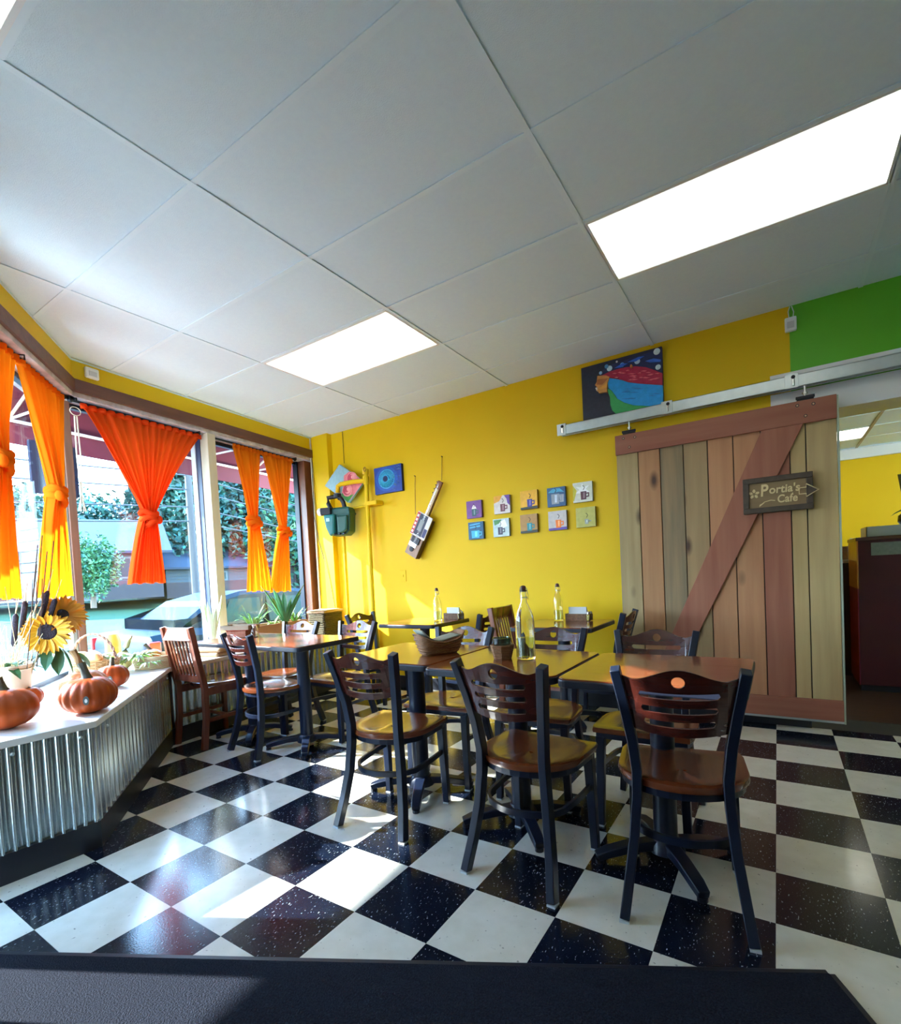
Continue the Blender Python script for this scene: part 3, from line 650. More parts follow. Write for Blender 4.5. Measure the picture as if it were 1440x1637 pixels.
# ================================================================ curtains
fab_o = fabric('orange_cloth', (.90, .235, .012), (1.0, .235, .005), .50); fab_r = fabric('red_orange_cloth', (.92, .11, .02), (1.0, .10, .006), .55)
def curtain(label, F, mtl, top, knot, zk, bot, zt, zb, folds, seed, o=-.06):
    """top/bot: (t0, t1) extents along the wall; knot: t of the knot"""
    rd = random.Random(seed); t = thing('curtain', label, 'curtain', group='knotted orange cafe curtains'); NX = folds * 8; hk = .055
    def sheet(name, z0, e0, z1, e1, rows, ease, amp0, amp1):
        m = MB(); P = []; ph = rd.uniform(0, 6)
        for i in range(rows + 1):
            f = i / rows; g = f ** ease; z = z0 + (z1 - z0) * f; l = e0[0] + (e1[0] - e0[0]) * g; r = e0[1] + (e1[1] - e0[1]) * g
            amp = amp0 + (amp1 - amp0) * f
            for k in range(NX + 1):
                u = k / NX; tt = l + (r - l) * u + .004 * sin(17 * u + ph); ww = amp * sin(2 * pi * folds * (u + .02 * sin(9 * u + ph)) + .6 * sin(3 * f + u * 5)) + .4 * amp * sin(2 * pi * folds * .37 * u + ph)
                p = F(tt, o + ww); P.append((p.x, p.y, z + (.006 * sin(20 * u + ph) if i == rows else 0)))
        m.add(P, [(i * (NX + 1) + k, i * (NX + 1) + k + 1, (i + 1) * (NX + 1) + k + 1, (i + 1) * (NX + 1) + k) for i in range(rows) for k in range(NX)])
        return m.build(name, mtl, t, smooth=True, angle=180)
    kw = .045
    sheet('upper_cloth', zt, top, zk, (knot - kw, knot + kw), 26, .92, .012, .026)
    sheet('lower_cloth', zk - .02, (knot - kw, knot + kw), zb, bot, 16, .8, .026, .020)
    m = MB()
    for q in range(4):
        c = F(knot + .008 * (q - 1.5), o); ang = .5 + .25 * q; P = []
        for k in range(18):
            a = 2 * pi * k / 18; tt, oo = .060 * cos(a), .045 * sin(a); p = F(knot + tt * (1 - .05 * q) + .004 * q, o + oo)
            P.append((p.x, p.y, zk - .005 - .022 * q + tt * .45 * (1 if q % 2 else -.4) + .008 * sin(3 * a + q)))
        m.tube(P, .021, 8, True)
    p = F(knot + .06, o + .035); m.ball((p.x, p.y, zk - .05), .028, .028, .036, 10)
    m.build('knot', mtl, t, smooth=True, angle=180)
    m = MB(); P = []
    for k in range(NX + 1):
        u = k / NX; q = F(top[0] + (top[1] - top[0]) * u, o + .012 * sin(2 * pi * folds * u)); P.append((q.x, q.y, zt + .004))
    m.bar(P, .02, .035); m.build('heading', mtl, t, smooth=True, angle=180)
    return t
curtain('red-orange curtain knotted in the middle, hanging alone in the wide window pane', FA, fab_r, (.075, 1.065), .525, 1.765, (.335, .615), 2.490, 1.205, 15, 1)
curtain('orange knotted curtain just right of the pale window post', FA, fab_o, (1.41, 1.755), 1.60, 1.81, (1.475, 1.79), 2.490, 1.085, 7, 2)
curtain('orange knotted curtain nearest the yellow wall corner', FA, fab_o, (1.75, 2.22), 2.01, 1.735, (1.765, 2.06), 2.490, 1.065, 8, 3)
curtain('long orange knotted curtain in front of the bend of the window wall', FB, fab_o, (.03, .645), .245, 1.835, (.155, .60), 2.498, 1.13, 10, 4)
curtain('orange knotted curtain at the left edge of the photo', FB, fab_o, (.655, 1.36), .94, 1.90, (.83, 1.27), 2.498, 1.14, 10, 5)
def rod(label, F, t0, t1, zz, brackets):
    t = thing('curtain_rod', label, 'curtain rod', group='black curtain rods')
    a, b = F(t0, -.06), F(t1, -.06); MB().tube([(a.x, a.y, zz), (b.x, b.y, zz)], .009, 10).build('rod', M['iron'], t, smooth=True)
    for q in (t0, t1):
        c = F(q, -.06); MB().ball((c.x, c.y, zz), .018, n=12).build('finial', M['iron'], t, smooth=True)
    for q in brackets:
        c = F(q, -.06); m = MB(); m.tube([(c.x, c.y, zz), (c.x, c.y, ZH + .01)], .006, 6)
        d = F(q, -.02); m.tube([(c.x, c.y, ZH - .002), (d.x, d.y, ZH - .002), (d.x, d.y, ZH - .03)], .005, 6); m.build('bracket', M['iron'], t)
rod('black curtain rod above the wide window pane', FA, .01, 1.03, 2.516, (.03, 1.02)); rod('black curtain rod above the two curtains by the yellow wall', FA, 1.10, 2.25, 2.516, (1.15, 1.75, 2.23)); rod('black curtain rod of the left window', FB, .0, 1.5, 2.522, (.01, .66, 1.45))
t = thing('macrame_hanger', 'cream macrame cord with a ring hanging beside the red-orange curtain', 'cord'); c = FA(.055, -.09)
MB().tube([(c.x + .03 * DA.x * cos(a) * 1, c.y + .035 * cos(a), 2.455 + .03 * sin(a)) for a in [2 * pi * k / 18 for k in range(18)]], .003, 5, True).build('ring', M['cream'], t)
for k, q in enumerate((-.012, .012)): MB().tube([(c.x, c.y + q * .6, 2.42), (c.x, c.y + q, 2.15), (c.x, c.y + q * .5, 1.98), (c.x, c.y + q * .2, 1.85)], .005, 6).build('cord', M['cream'], t)
m = MB()
for k in range(7): m.tube([(c.x, c.y, 1.87), (c.x + random.uniform(-.015, .015), c.y + random.uniform(-.03, .03), 1.74)], .0025, 5)
m.build('tassel', M['cream'], t)
t = thing('hanging_sign', 'dark square board hung outside the bend of the left window, behind the curtain', 'sign', (0, 0, 0))
bd = mat('dark_sign_board', (.008, .014, .040), .8); m = MB(); wbox(m, FA, -.105, .205, -.415, -.385, 1.89, 2.27); m.build('sign_board', bd, t, bevel=.004)
m = MB()
for q in (-.05, .15): p = FA(q, -.40); m.tube([(p.x, p.y, 2.26), (p.x, p.y, 2.98)], .012, 6)
m.build('hanger', M['iron'], t)

# ================================================================ wall devices
def device(label, c, nrm, w_, h_, d_):
    t = thing('motion_sensor', label, 'sensor', c, math.atan2(nrm[1], nrm[0]) - pi / 2, 'white corner sensors')
    MB().box(-w_ / 2, w_ / 2, .0, d_, -h_ / 2, h_ / 2).build('housing', M['white'], t, bevel=.008); MB().box(-w_ * .3, w_ * .3, d_, d_ + .003, -h_ * .3, h_ * .15).build('lens', mat('sensor_lens', (.6, .62, .64), .3), t)
    return t
p = FA(.125, .0); device('white sensor box under the ceiling at the bend of the window wall', (p.x, p.y, 2.722), (NA.x, NA.y), .09, .075, .03)
device('white sensor box where the yellow paint meets the green paint', (.142, YW, 2.672), (0, -1), .065, .09, .035)
m = MB(); m.tube([(.135, YW - .01, 2.71), (.13, YW - .012, 2.76), (.14, YW - .008, ZC)], .003, 5); m.tube([(.155, YW - .01, 2.71), (.16, YW - .012, 2.75), (.15, YW - .008, ZC)], .003, 5); tag(m.build('sensor_cable', M['white']), 'thin cables running from the right sensor into the ceiling', 'cable')
t = thing('switch_plate', 'yellow painted switch plate on the wall under the guitar', 'wall plate', (-3.21, YW, 1.165)); MB().box(-.036, .036, -.006, 0, -.058, .058).build('plate', M['yellow'], t, bevel=.002); MB().box(-.007, .007, -.012, -.005, -.012, .012).build('toggle', M['yellow'], t)
tag(MB().tube([(-4.392, YW - .085, ZC), (-4.385, YW - .085, 2.5), (-4.38, YW - .085, 2.0), (-4.385, YW - .085, .58)], .012, 8).build('conduit', M['cream'], smooth=True), 'pale conduit running down the corner beside the brown window jamb', 'conduit')
tag(MB().tube([(-4.40 + .04, YW - .10, 2.55), (-4.37, YW - .11, 1.9), (-4.33, YW - .09, 1.6), (-4.22, YW - .075, 1.2), (-4.12, YW - .075, .62)], .0035, 5).build('thin_cable', M['iron']), 'thin dark cable hanging loosely down the yellow corner pilaster', 'cable')
tag(MB().tube([(-3.95, YW - .008, ZC), (-3.95, YW - .008, 2.44)], .003, 5).build('hanging_string', M['iron']), 'dark string from the ceiling to the diamond hung rose painting', 'string')

# gas pipes and meter
t = thing('gas_pipe', 'yellow painted gas pipe standing in front of the wall with a side branch', 'pipe')
MB().tube([(-3.565, 2.175, .0), (-3.565, 2.175, 2.27)], .022, 14).build('riser', M['yellow'], t, smooth=True)
MB().lathe([(.03, 2.25), (.034, 2.27), (.034, 2.30), (.02, 2.31), (0, 2.31)], 12, Matrix.Translation((-3.565, 2.175, 0))).build('cap', M['yellow'], t, smooth=True)
MB().tube([(-3.565, 2.175, 2.185), (-3.70, 2.12, 2.185), (-3.88, 2.12, 2.185), (-3.925, 2.12, 2.17), (-3.935, 2.12, 2.10)], .024, 12).build('branch', M['yellow'], t, smooth=True)
for z in (2.185,): MB().lathe([(.032, z - .04), (.032, z + .04)], 12, Matrix.Translation((-3.565, 2.175, 0))).build('tee_fitting', M['yellow'], t, smooth=True)
MB().tube([(-4.0, 2.22, 1.92), (-3.45, 2.22, 1.94)], .014, 10).build('cross_pipe', M['yellow'], t, smooth=True); MB().box(-3.60, -3.42, 2.15, 2.26, 1.92, 1.965).build('wall_bracket', M['yellow'], t, bevel=.006)
MB().lathe([(.028, 1.915), (.028, 1.965)], 12, Matrix.Translation((-3.565, 2.175, 0))).build('clamp', M['yellow'], t, smooth=True)
m = MB(); m.tube([(-3.545 + .016 * cos(a), 2.14, 2.295 + .022 * sin(a)) for a in [2 * pi * k / 12 for k in range(12)]], .004, 5, True); m.build('hook_ring', mat('rust', (.30, .14, .03), .6), t)
MB().tube([(-3.935, 2.175, .0), (-3.935, 2.175, 1.66)], .017, 10).build('lower_pipe', M['yellow'], t, smooth=True)
teal = mat('meter_teal', (.012, .16, .17), .4, 0, (.018, .20, .21), 9); tdk = mat('meter_green', (.006, .075, .065), .45, 0, (.012, .10, .08), 12)
t = thing('gas_meter', 'teal gas meter with a white dial hanging from the yellow pipe', 'gas meter', (-3.915, 2.10, 1.63), R(18))
pf = [(-.115, .29), (.155, .29), (.165, .24), (.150, .04), (.10, .0), (-.06, .0), (-.095, .10), (-.12, .22)]
Mx = Matrix.Rotation(R(90), 4, 'X')
MB().prism(pf, -.075, .075, Mx).build('body', tdk, t, bevel=.012)
MB().prism([(-.125, .225), (.01, .225), (.0, .02), (-.055, -.012), (-.10, .09)], .075, .13, Mx).build('front_bulge', teal, t, bevel=.02)
MB().prism([(.02, .21), (.15, .21), (.14, .05), (.08, .015), (.03, .03)], .075, .115, Mx).build('side_bulge', tdk, t, bevel=.02)
MB().box(-.13, .165, -.085, .085, .225, .24).build('flange', tdk, t, bevel=.003); MB().box(-.04, .15, -.07, .07, .24, .30).build('head', tdk, t, bevel=.015)
MB().box(-.155, -.04, -.12, -.05, .225, .30).build('index_box', M['iron'], t, bevel=.006)
MB().lathe([(.042, 0), (.042, .03), (.034, .04), (0, .04)], 20, Matrix.Translation((-.155, -.085, .262)) @ Matrix.Rotation(R(-90), 4, 'Y')).build('dial', M['white'], t, smooth=True)
MB().box(-.085, -.045, -.134, -.128, .15, .185).build('label_plate', mat('label_blue', (.45, .70, .85), .4), t)
m = MB(); m.tube([(-.085, 0, .29), (-.12, 0, .36), (-.12, 0, .42), (.0, 0, .43), (.02, 0, .40)], .024, 10); m.tube([(.075, 0, .29), (.06, 0, .36), (.035, 0, .40), (.0, 0, .43)], .024, 10); m.lathe([(.04, .41), (.04, .455)], 12, Matrix.Translation((-.005, 0, 0))); m.build('pipe_yoke', M['iron'], t, smooth=True)
for k in range(3): MB().ball((-.0 + .05 * k, -.10, .015), .014, n=8).build('bolt', M['frame'], t)

# ================================================================ pictures on the wall
def W2(px, py, y): q = hit(px, py, 1, y); return (q.x, q.z)
class Painter:
    """canvas with painted patches; x right, z up on a plane facing -y"""
    def __init__(s, t, y, d=.0006): s.t = t; s.y = y; s.k = 0; s.d = d; s.c = {}
    def poly(s, name, pts, col, rough=.5):
        s.k += 1; y = s.y - s.d * s.k
        key = tuple(col); s.c.setdefault(key, mat('paint_' + name, col, rough, 0, tuple(min(1, c * 1.25 + .01) for c in col), 30, bump=.15, bscale=60))
        a = sum(pts[i][0] * pts[(i + 1) % len(pts)][1] - pts[(i + 1) % len(pts)][0] * pts[i][1] for i in range(len(pts)))
        if a < 0: pts = pts[::-1]
        n = len(pts); m = MB(); m.add([(x, y, z) for x, z in pts] + [(x, s.y + .0004, z) for x, z in pts], [tuple(range(n))] + [(i, n + i, n + (i + 1) % n, (i + 1) % n) for i in range(n)])
        return m.build(name, s.c[key], s.t)
    def disc(s, name, c, r, col, rz=None, n=18): return s.poly(name, [(c[0] + r * cos(2 * pi * k / n), c[1] + (rz or r) * sin(2 * pi * k / n)) for k in range(n)], col)
def canvas(name, label, x0, x1, z0, z1, depth, col, side=None, y=None, group=None):
    yb = (YW if y is None else y); t = thing(name, label, 'painting', (0, 0, 0), group=group)
    MB().box(x0, x1, yb - depth, yb - .001, z0, z1).build('canvas', mat('canvas_' + name, side or col, .6), t, bevel=.0015)
    pt = Painter(t, yb - depth); pt.poly('ground', [(x0, z0), (x1, z0), (x1, z1), (x0, z1)], col); return t, pt
# large profile painting
t, pt = canvas('profile_painting', 'large painting of a face with red, blue and green hair under stars', -1.253, -.645, 2.335, 2.755, .03, (.010, .014, .035))
def bp(px, py): return W2(920 + px / 9.6, 550 + py / 9.6, YW - .031)
pt.poly('night_sky', [bp(*q) for q in [(700, 270), (1330, 60), (1330, 450), (1180, 380), (900, 345), (640, 390), (400, 490), (360, 460), (470, 340)]], (.012, .022, .09))
for c, r, col in (((520, 375), 42, (.55, .75, .85)), ((945, 265), 44, (.45, .62, .75)), ((1245, 115), 52, (.62, .78, .78)), ((1265, 355), 42, (.60, .76, .80)), ((632, 272), 16, (.8, .85, .85)), ((715, 320), 34, (.10, .40, .80)), ((475, 345), 30, (.08, .30, .55)), ((385, 445), 24, (.35, .60, .80))):
    a = bp(*c); b = bp(c[0] + r, c[1] - r * .2); pt.disc('star', a, abs(b[0] - a[0]), col)
for q in ([(600, 370), (720, 300), (800, 300), (700, 360)], [(800, 280), (960, 205), (1050, 190), (920, 270)], [(1070, 265), (1200, 225), (1310, 240), (1300, 275), (1150, 285)]): pt.poly('swirl', [bp(*p_) for p_ in q], (.03, .14, .62))
pt.poly('red_hair', [bp(*q) for q in [(395, 490), (520, 430), (640, 392), (780, 360), (920, 345), (1080, 360), (1200, 400), (1335, 455), (1335, 640), (1150, 625), (960, 610), (820, 590), (720, 560), (560, 530), (480, 505)]], (.42, .012, .055))
for k in range(22):
    cx, cy = random.uniform(560, 1290), 0; lo = 395 + abs(cx - 900) * .12; cy = random.uniform(lo, 575); L_ = random.uniform(30, 70)
    pt.poly('pink_stroke', [bp(cx - L_, cy + 6), bp(cx, cy - 8), bp(cx + L_, cy - 2), bp(cx + L_ * .2, cy + 10)], (.75, .16, .20))
pt.poly('blue_hair', [bp(*q) for q in [(530, 535), (640, 550), (720, 565), (820, 600), (960, 618), (1150, 632), (1345, 645), (1345, 965), (1100, 960), (900, 950), (760, 910), (650, 850), (620, 800), (560, 720), (515, 690), (505, 600)]], (.010, .30, .72))
for k in range(10):
    cx, cy = random.uniform(720, 1250), random.uniform(680, 880); pt.poly('blue_stroke', [bp(cx - 60, cy + 5), bp(cx, cy - 7), bp(cx + 70, cy), bp(cx, cy + 5)], (.02, .20, .58))
pt.poly('green_hair', [bp(*q) for q in [(505, 700), (560, 725), (615, 800), (645, 850), (760, 915), (900, 955), (1100, 965), (1300, 968), (1150, 1010), (900, 1070), (720, 1112), (650, 1100), (575, 1030), (550, 950), (540, 830), (515, 770)]], (.03, .34, .09))
pt.poly('face', [bp(*q) for q in [(350, 505), (480, 498), (535, 520), (510, 600), (495, 690), (500, 750), (440, 752), (375, 770), (360, 740), (325, 715), (345, 680), (312, 645), (340, 600), (345, 550)]], (.58, .28, .07))
pt.poly('brow', [bp(*q) for q in [(350, 560), (520, 540), (500, 560), (420, 640), (340, 640)]], (.40, .14, .04)); pt.poly('cheek', [bp(*q) for q in [(370, 700), (440, 650), (500, 590), (490, 680), (400, 720)]], (.70, .36, .06)); pt.poly('lips', [bp(*q) for q in [(318, 690), (345, 680), (355, 715), (335, 730)]], (.85, .80, .72)); pt.disc('forehead_dot', bp(865, 355), .008, (.60, .25, .06), .012)
# eye painting
t, pt = canvas('eye_painting', 'blue painting of an eye iris beside the gas pipe', -3.50, -3.135, 2.032, 2.306, .035, (.010, .05, .30), (.008, .010, .035))
c = (-3.335, 2.175)
pt.disc('glow', c, .150, (.010, .09, .42), .125, 28); pt.disc('iris_rim', c, .108, (.05, .42, .62), .100, 32); pt.disc('iris', c, .100, (.012, .18, .45), .092, 32)
for k in range(28):
    a = 2 * pi * k / 28; d = Vector((cos(a), sin(a) * .92)); n = Vector((-d.y, d.x)); b = Vector(c)
    pt.poly('iris_ray', [tuple(b + d * .045 - n * .004), tuple(b + d * .095 - n * .002), tuple(b + d * .095 + n * .002), tuple(b + d * .045 + n * .004)], (.04, .45, .60))
pt.disc('pupil_ring', c, .046, (.02, .30, .55), .042); pt.disc('pupil', c, .032, (.008, .015, .09), .03)
for k in range(24): pt.disc('speck', (random.uniform(-3.24, -3.15), random.uniform(2.05, 2.29)), .002, (.25, .45, .70), n=6)
# diamond-hung rose painting
t = thing('rose_painting', 'diamond-hung painting of pink roses behind the gas pipe', 'painting')
yr = YW - .075; cq = [W2(545, 743, yr), W2(522, 777, yr), W2(561, 804, yr), W2(584, 770, yr)]
MB().prism(cq, -yr, -(yr - .025), Matrix.Rotation(R(90), 4, 'X')).build('canvas', mat('canvas_rose', (.22, .42, .48), .6), t)
pt = Painter(t, yr - .025)
q0, q1, q2, q3 = [Vector(q) for q in cq]
L4 = lambda u, v: tuple(q0 + (q3 - q0) * u + (q1 - q0) * v)
pt.poly('grey_ground', [L4(0, 0), L4(1, 0), L4(1, 1), L4(0, 1)], (.24, .44, .50)); pt.poly('pink_ground', [L4(.42, 0), L4(1, 0), L4(1, .85), L4(.65, .9), L4(.5, .5), L4(.35, .25)], (.62, .16, .18)); pt.poly('green_corner', [L4(.98, .98), L4(.62, .98), L4(.66, .75), L4(.9, .72), L4(.98, .6)], (.04, .26, .03))
for u, v in ((.62, .16), (.74, .62)):
    c = L4(u, v)
    for k, (r, col) in enumerate(((.075, (.70, .22, .22)), (.060, (.45, .03, .07)), (.050, (.72, .26, .26)), (.034, (.50, .05, .08)), (.024, (.75, .30, .28)), (.010, (.45, .02, .06)))): pt.disc('rose', (c[0] + .004 * k * (-1) ** k, c[1] + .003 * k), r, col, r * .9)
# ten small canvases of mugs
CV = [(-2.312, 1.745, (.17, .06, .26), 'purple canvas with a small white-topped cup, upper row leftmost', (.03, .10, .12)), (-2.022, 1.755, (.62, .58, .55), 'white and purple splashed canvas with a brown mug, upper row second', (.16, .05, .07)), (-1.760, 1.765, (.75, .40, .01), 'orange canvas with a tall purple mug, upper row third', (.04, .03, .22)),
      (-1.510, 1.758, (.03, .10, .22), 'dark blue canvas with grey mugs, upper row fourth', (.25, .30, .36)), (-1.284, 1.768, (.60, .62, .52), 'white burst canvas with a brown mug, upper row rightmost', (.10, .035, .05)),
      (-2.303, 1.548, (.008, .09, .20), 'dark teal canvas with a bright blue mug, lower row leftmost', (.04, .42, .62)), (-2.040, 1.550, (.45, .58, .58), 'pale green and white canvas with a dark swirl, lower row second', (.05, .06, .10)), (-1.770, 1.560, (.38, .20, .05), 'tan canvas with a teal mug, lower row third', (.01, .22, .25)),
      (-1.508, 1.560, (.52, .48, .46), 'pale grey canvas with an orange mug, lower row fourth', (.85, .20, .02)), (-1.267, 1.562, (.44, .42, .10), 'olive canvas with a faint grey cup, lower row rightmost', (.30, .36, .34))]
for k, (cx, cz, col, lab, mug) in enumerate(CV):
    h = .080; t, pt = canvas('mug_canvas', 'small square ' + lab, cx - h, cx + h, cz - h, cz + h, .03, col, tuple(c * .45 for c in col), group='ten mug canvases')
    P_ = lambda pts: [(cx + x * h, cz + z * h) for x, z in pts]
    if k == 1: pt.poly('orange_patch', P_([(-1, 1), (.1, 1), (-.3, .4), (-1, .2)]), (.75, .36, .03)); pt.poly('purple_patch', P_([(.3, 1), (1, 1), (1, -.2), (.7, .1), (.6, .6)]), (.12, .05, .30))
    if k == 3: pt.poly('blue_arch', P_([(-.9, .5), (-.4, .85), (.4, .85), (.9, .4), (.3, .5), (-.3, .45)]), (.06, .35, .55)); pt.poly('second_mug', P_([(.35, .2), (.85, .2), (.8, -.6), (.4, -.6)]), (.30, .34, .40))
    if k == 4: pt.poly('burst', P_([(0, .9), (.15, .5), (.7, .6), (.35, .25), (.8, -.1), (-.8, -.1), (-.3, .25), (-.7, .6), (-.15, .5)]), (.80, .84, .80)); pt.poly('yellow_corner', P_([(-1, .8), (-.6, .2), (-.9, -.8), (-1, -.8)]), (.55, .50, .04))
    if k == 6: pt.poly('green_patch', P_([(-.9, .9), (.1, .9), (-.2, .5), (-.8, .3)]), (.06, .25, .08)); pt.poly('white_patch', P_([(-.2, .6), (.5, .9), (.8, .1), (.1, -.1)]), (.85, .88, .86))
    if k in (2, 7, 8): pt.poly('table_band', P_([(-1, -1), (1, -1), (1, -.72), (-1, -.78)]), (.02, .03, .02) if k != 8 else (.10, .06, .35))
    if k == 5:
        for q in (.75, .45): pt.poly('steam_band', P_([(-.8, q), (.6, q + .12), (.6, q - .05), (-.8, q - .16)]), (.05, .38, .62))
    mw, mz0, mz1 = (.30, -.78, .05) if k not in (5, 3, 9) else ((.55, -.85, .0) if k == 5 else ((.45, -.75, .3) if k == 3 else (.2, -.7, -.2)))
    ox = {5: -.05, 3: -.1, 6: -.1, 0: 0}.get(k, .1)
    pt.poly('mug_handle', P_([(ox + mw - .05, mz1 - .15), (ox + mw + .28, mz1 - .15), (ox + mw + .28, mz0 + .25), (ox + mw - .05, mz0 + .2), (ox + mw - .05, mz0 + .32), (ox + mw + .17, mz0 + .36), (ox + mw + .17, mz1 - .27), (ox + mw - .05, mz1 - .27)]), mug)
    pt.poly('mug', P_([(ox - mw, mz1), (ox + mw, mz1), (ox + mw * .9, mz0), (ox - mw * .9, mz0)]), mug); pt.poly('mug_shine', P_([(ox - mw * .1, mz1 - .1), (ox + mw * .5, mz1 - .1), (ox + mw * .4, mz0 + .15), (ox - mw * .1, mz0 + .15)]), tuple(min(1, c * 1.6 + .12) for c in mug))
    if k == 0: pt.poly('foam', P_([(-.3, .05), (-.1, .45), (.1, .5), (.35, .05)]), (.80, .78, .80))
    pt.poly('steam', P_([(ox - .05, mz1 + .15), (ox + .1, mz1 + .4), (ox - .1, mz1 + .6), (ox + .0, mz1 + .62), (ox + .16, mz1 + .4), (ox + .03, mz1 + .15)]), tuple(c * .3 for c in col))

# ================================================================ cigar box guitar
def GP(u, v, d): # u along the neck (0 bottom of box -> 1 head), v across (left negative), d out of the wall
    a = Vector((-3.045, 0, 1.365)); b = Vector((-2.640, 0, 2.045)); ax = (b - a); L_ = ax.length; ax.normalize(); sd = Vector((ax.z, 0, -ax.x)); q = a + ax * (u * L_) + sd * v; return Vector((q.x, YW - d, q.z))
def gbox(m, u0, u1, v0, v1, d0, d1):
    P = [GP(u, v, d) for d in (d0, d1) for v in (v0, v1) for u in (u0, u1)]; return m.add(P, [(0, 1, 3, 2), (4, 6, 7, 5), (0, 4, 5, 1), (2, 3, 7, 6), (0, 2, 6, 4), (1, 5, 7, 3)])
t = thing('cigar_box_guitar', 'homemade cigar box guitar hanging at a slant on the yellow wall', 'guitar')
gbox(MB(), 0, .52, -.075, .075, .02, .085).build('box_body', wood('cigar_box', (.30, .18, .12), (.40, .25, .17), 'z', .5), t, bevel=.003)
gbox(MB(), 0, .52, .0755, .079, .02, .085).build('box_side', mat('dark_box_side', (.06, .025, .012), .5), t)
gbox(MB(), .50, .90, -.020, .022, .06, .085).build('neck', wood('maple_neck', (.55, .38, .18), (.62, .44, .22), 'z', .4), t); gbox(MB(), .50, .90, .012, .022, .05, .084).build('neck_edge', mat('neck_edge', (.16, .06, .02), .5), t)
gbox(MB(), .80, 1.0, -.026, .026, .055, .082).build('headstock', wood('headstock_wood', (.20, .07, .025), (.28, .10, .04), 'z', .4), t, bevel=.003)
for u in (.83, .88, .93, .97): gbox(MB(), u, u + .012, -.04, -.026, .06, .075).build('tuner', M['iron'], t)
for u in (.56, .62, .68, .73, .78): gbox(MB(), u, u + .0022, -.019, .011, .085, .0862).build('fret', M['iron'], t)
gbox(MB(), .26, .56, -.095, .095, .085, .098).build('plate_card', mat('card_white', (.70, .66, .62), .5), t, bevel=.002); gbox(MB(), .27, .55, -.092, -.058, .098, .0995).build('red_strip', mat('card_red', (.55, .03, .04), .5), t)
gbox(MB(), .28, .55, -.055, .045, .098, .0995).build('dark_print', mat('card_navy', (.015, .02, .05), .5), t); gbox(MB(), .34, .48, -.03, .02, .0995, .101).build('grey_emblem', mat('card_grey', (.25, .28, .28), .5), t); gbox(MB(), .29, .40, .05, .088, .098, .0995).build('blue_print', mat('card_blue', (.03, .035, .14), .5), t)
for k in range(5): gbox(MB(), .285 + .052 * k, .315 + .052 * k, -.085, -.065, .0995, .1005).build('print_mark', M['white'], t)
gbox(MB(), .17, .25, -.05, .05, .085, .10).build('pickup', M['iron'], t, bevel=.003); gbox(MB(), .12, .17, -.06, .03, .085, .095).build('bridge_plate', M['silver'], t)
c = GP(.085, -.01, .085); MB().lathe([(.026, 0), (.026, .008), (.015, .010), (0, .010)], 16, Matrix.Translation(c) @ Matrix.Rotation(R(90), 4, 'X')).build('volume_knob', M['iron'], t, smooth=True)
for v in (-.05, .02, .05): c = GP(.01, v, .075); MB().ball(tuple(c), .010, n=8).build('corner_stud', M['silver'], t)
for k, v in enumerate((-.008, 0, .008)): MB().tube([GP(.15, v, .10), GP(.55, v, .10), GP(.97, v * .6, .088)], .0009, 4).build('string', M['silver'], t)
tag(MB().tube([(-2.652, YW - .012, 2.285), (-2.655, YW - .03, 2.06)], .003, 5).build('guitar_cord', mat('cord', (.25, .10, .03), .7)), 'brown cord from a nail to the guitar headstock', 'cord')
tag(MB().tube([(-2.988, YW - .006, 2.152), (-2.985, YW - .02, 2.06), (-2.975, YW - .05, 1.77)], .003, 5).build('guitar_cord', mat('cord_b', (.25, .10, .03), .7)), 'brown knotted cord from a nail to the guitar box', 'cord')
for x, z, lab in ((-2.652, 2.292, 'small nail holding the cord of the guitar headstock'), (-2.988, 2.156, 'small nail holding the cord of the guitar box')): tag(MB().tube([(x, YW, z), (x, YW - .02, z + .003)], .004, 6).build('nail', M['iron']), lab, 'nail')

# ================================================================ sliding barn door
PC = [((0.324, 0.230, 0.101), (0.446, 0.338, 0.162)), ((0.351, 0.162, 0.068), (0.459, 0.243, 0.108)), ((0.135, 0.115, 0.068), (0.324, 0.216, 0.108)), ((0.270, 0.176, 0.081), (0.365, 0.243, 0.115)), ((0.392, 0.176, 0.081), (0.486, 0.243, 0.115)), ((0.378, 0.162, 0.074), (0.486, 0.243, 0.115)), ((0.270, 0.088, 0.051), (0.351, 0.135, 0.074)), ((0.405, 0.270, 0.108), (0.486, 0.351, 0.155)), ((0.392, 0.270, 0.115), (0.513, 0.378, 0.169))]
door = thing('barn_door', 'sliding wooden barn door with a diagonal brace and two tone planks', 'door', (0, 0, 0))
GXS = [-.988, -.830, -.676, -.518, -.362, -.205, -.043, .117, .203, .362]
YD0, YD1 = 2.182, 2.205
for k in range(9):
    pm = wood('plank_%d' % k, *PC[k], 'z', .65, fine=20, knots=(.06, .025, .012))
    MB().box(GXS[k] + (.003 if k else 0), GXS[k + 1] - (.003 if k < 8 else 0), YD0 + .0015 * (k % 3), YD1, .090, 2.142).build('plank', pm, door, bevel=.002)
MB().box(-.985, .36, YD1, YD1 + .006, .092, 2.14).build('backing', M['black'], door)
redp = wood('rail_board', (.25, .075, .042), (.33, .125, .07), 'x', .6, fine=20, knots=(.06, .02, .012)); redz = wood('brace_board', (.26, .08, .045), (.35, .135, .075), 'z', .6, fine=20, knots=(.06, .02, .012))
MB().box(-.990, .364, YD0 - .020, YD0 - .0005, 2.000, 2.146).build('top_rail', redp, door, bevel=.002); MB().box(-.990, .364, YD0 - .020, YD0 - .0005, .086, .219).build('bottom_rail', redp, door, bevel=.002)
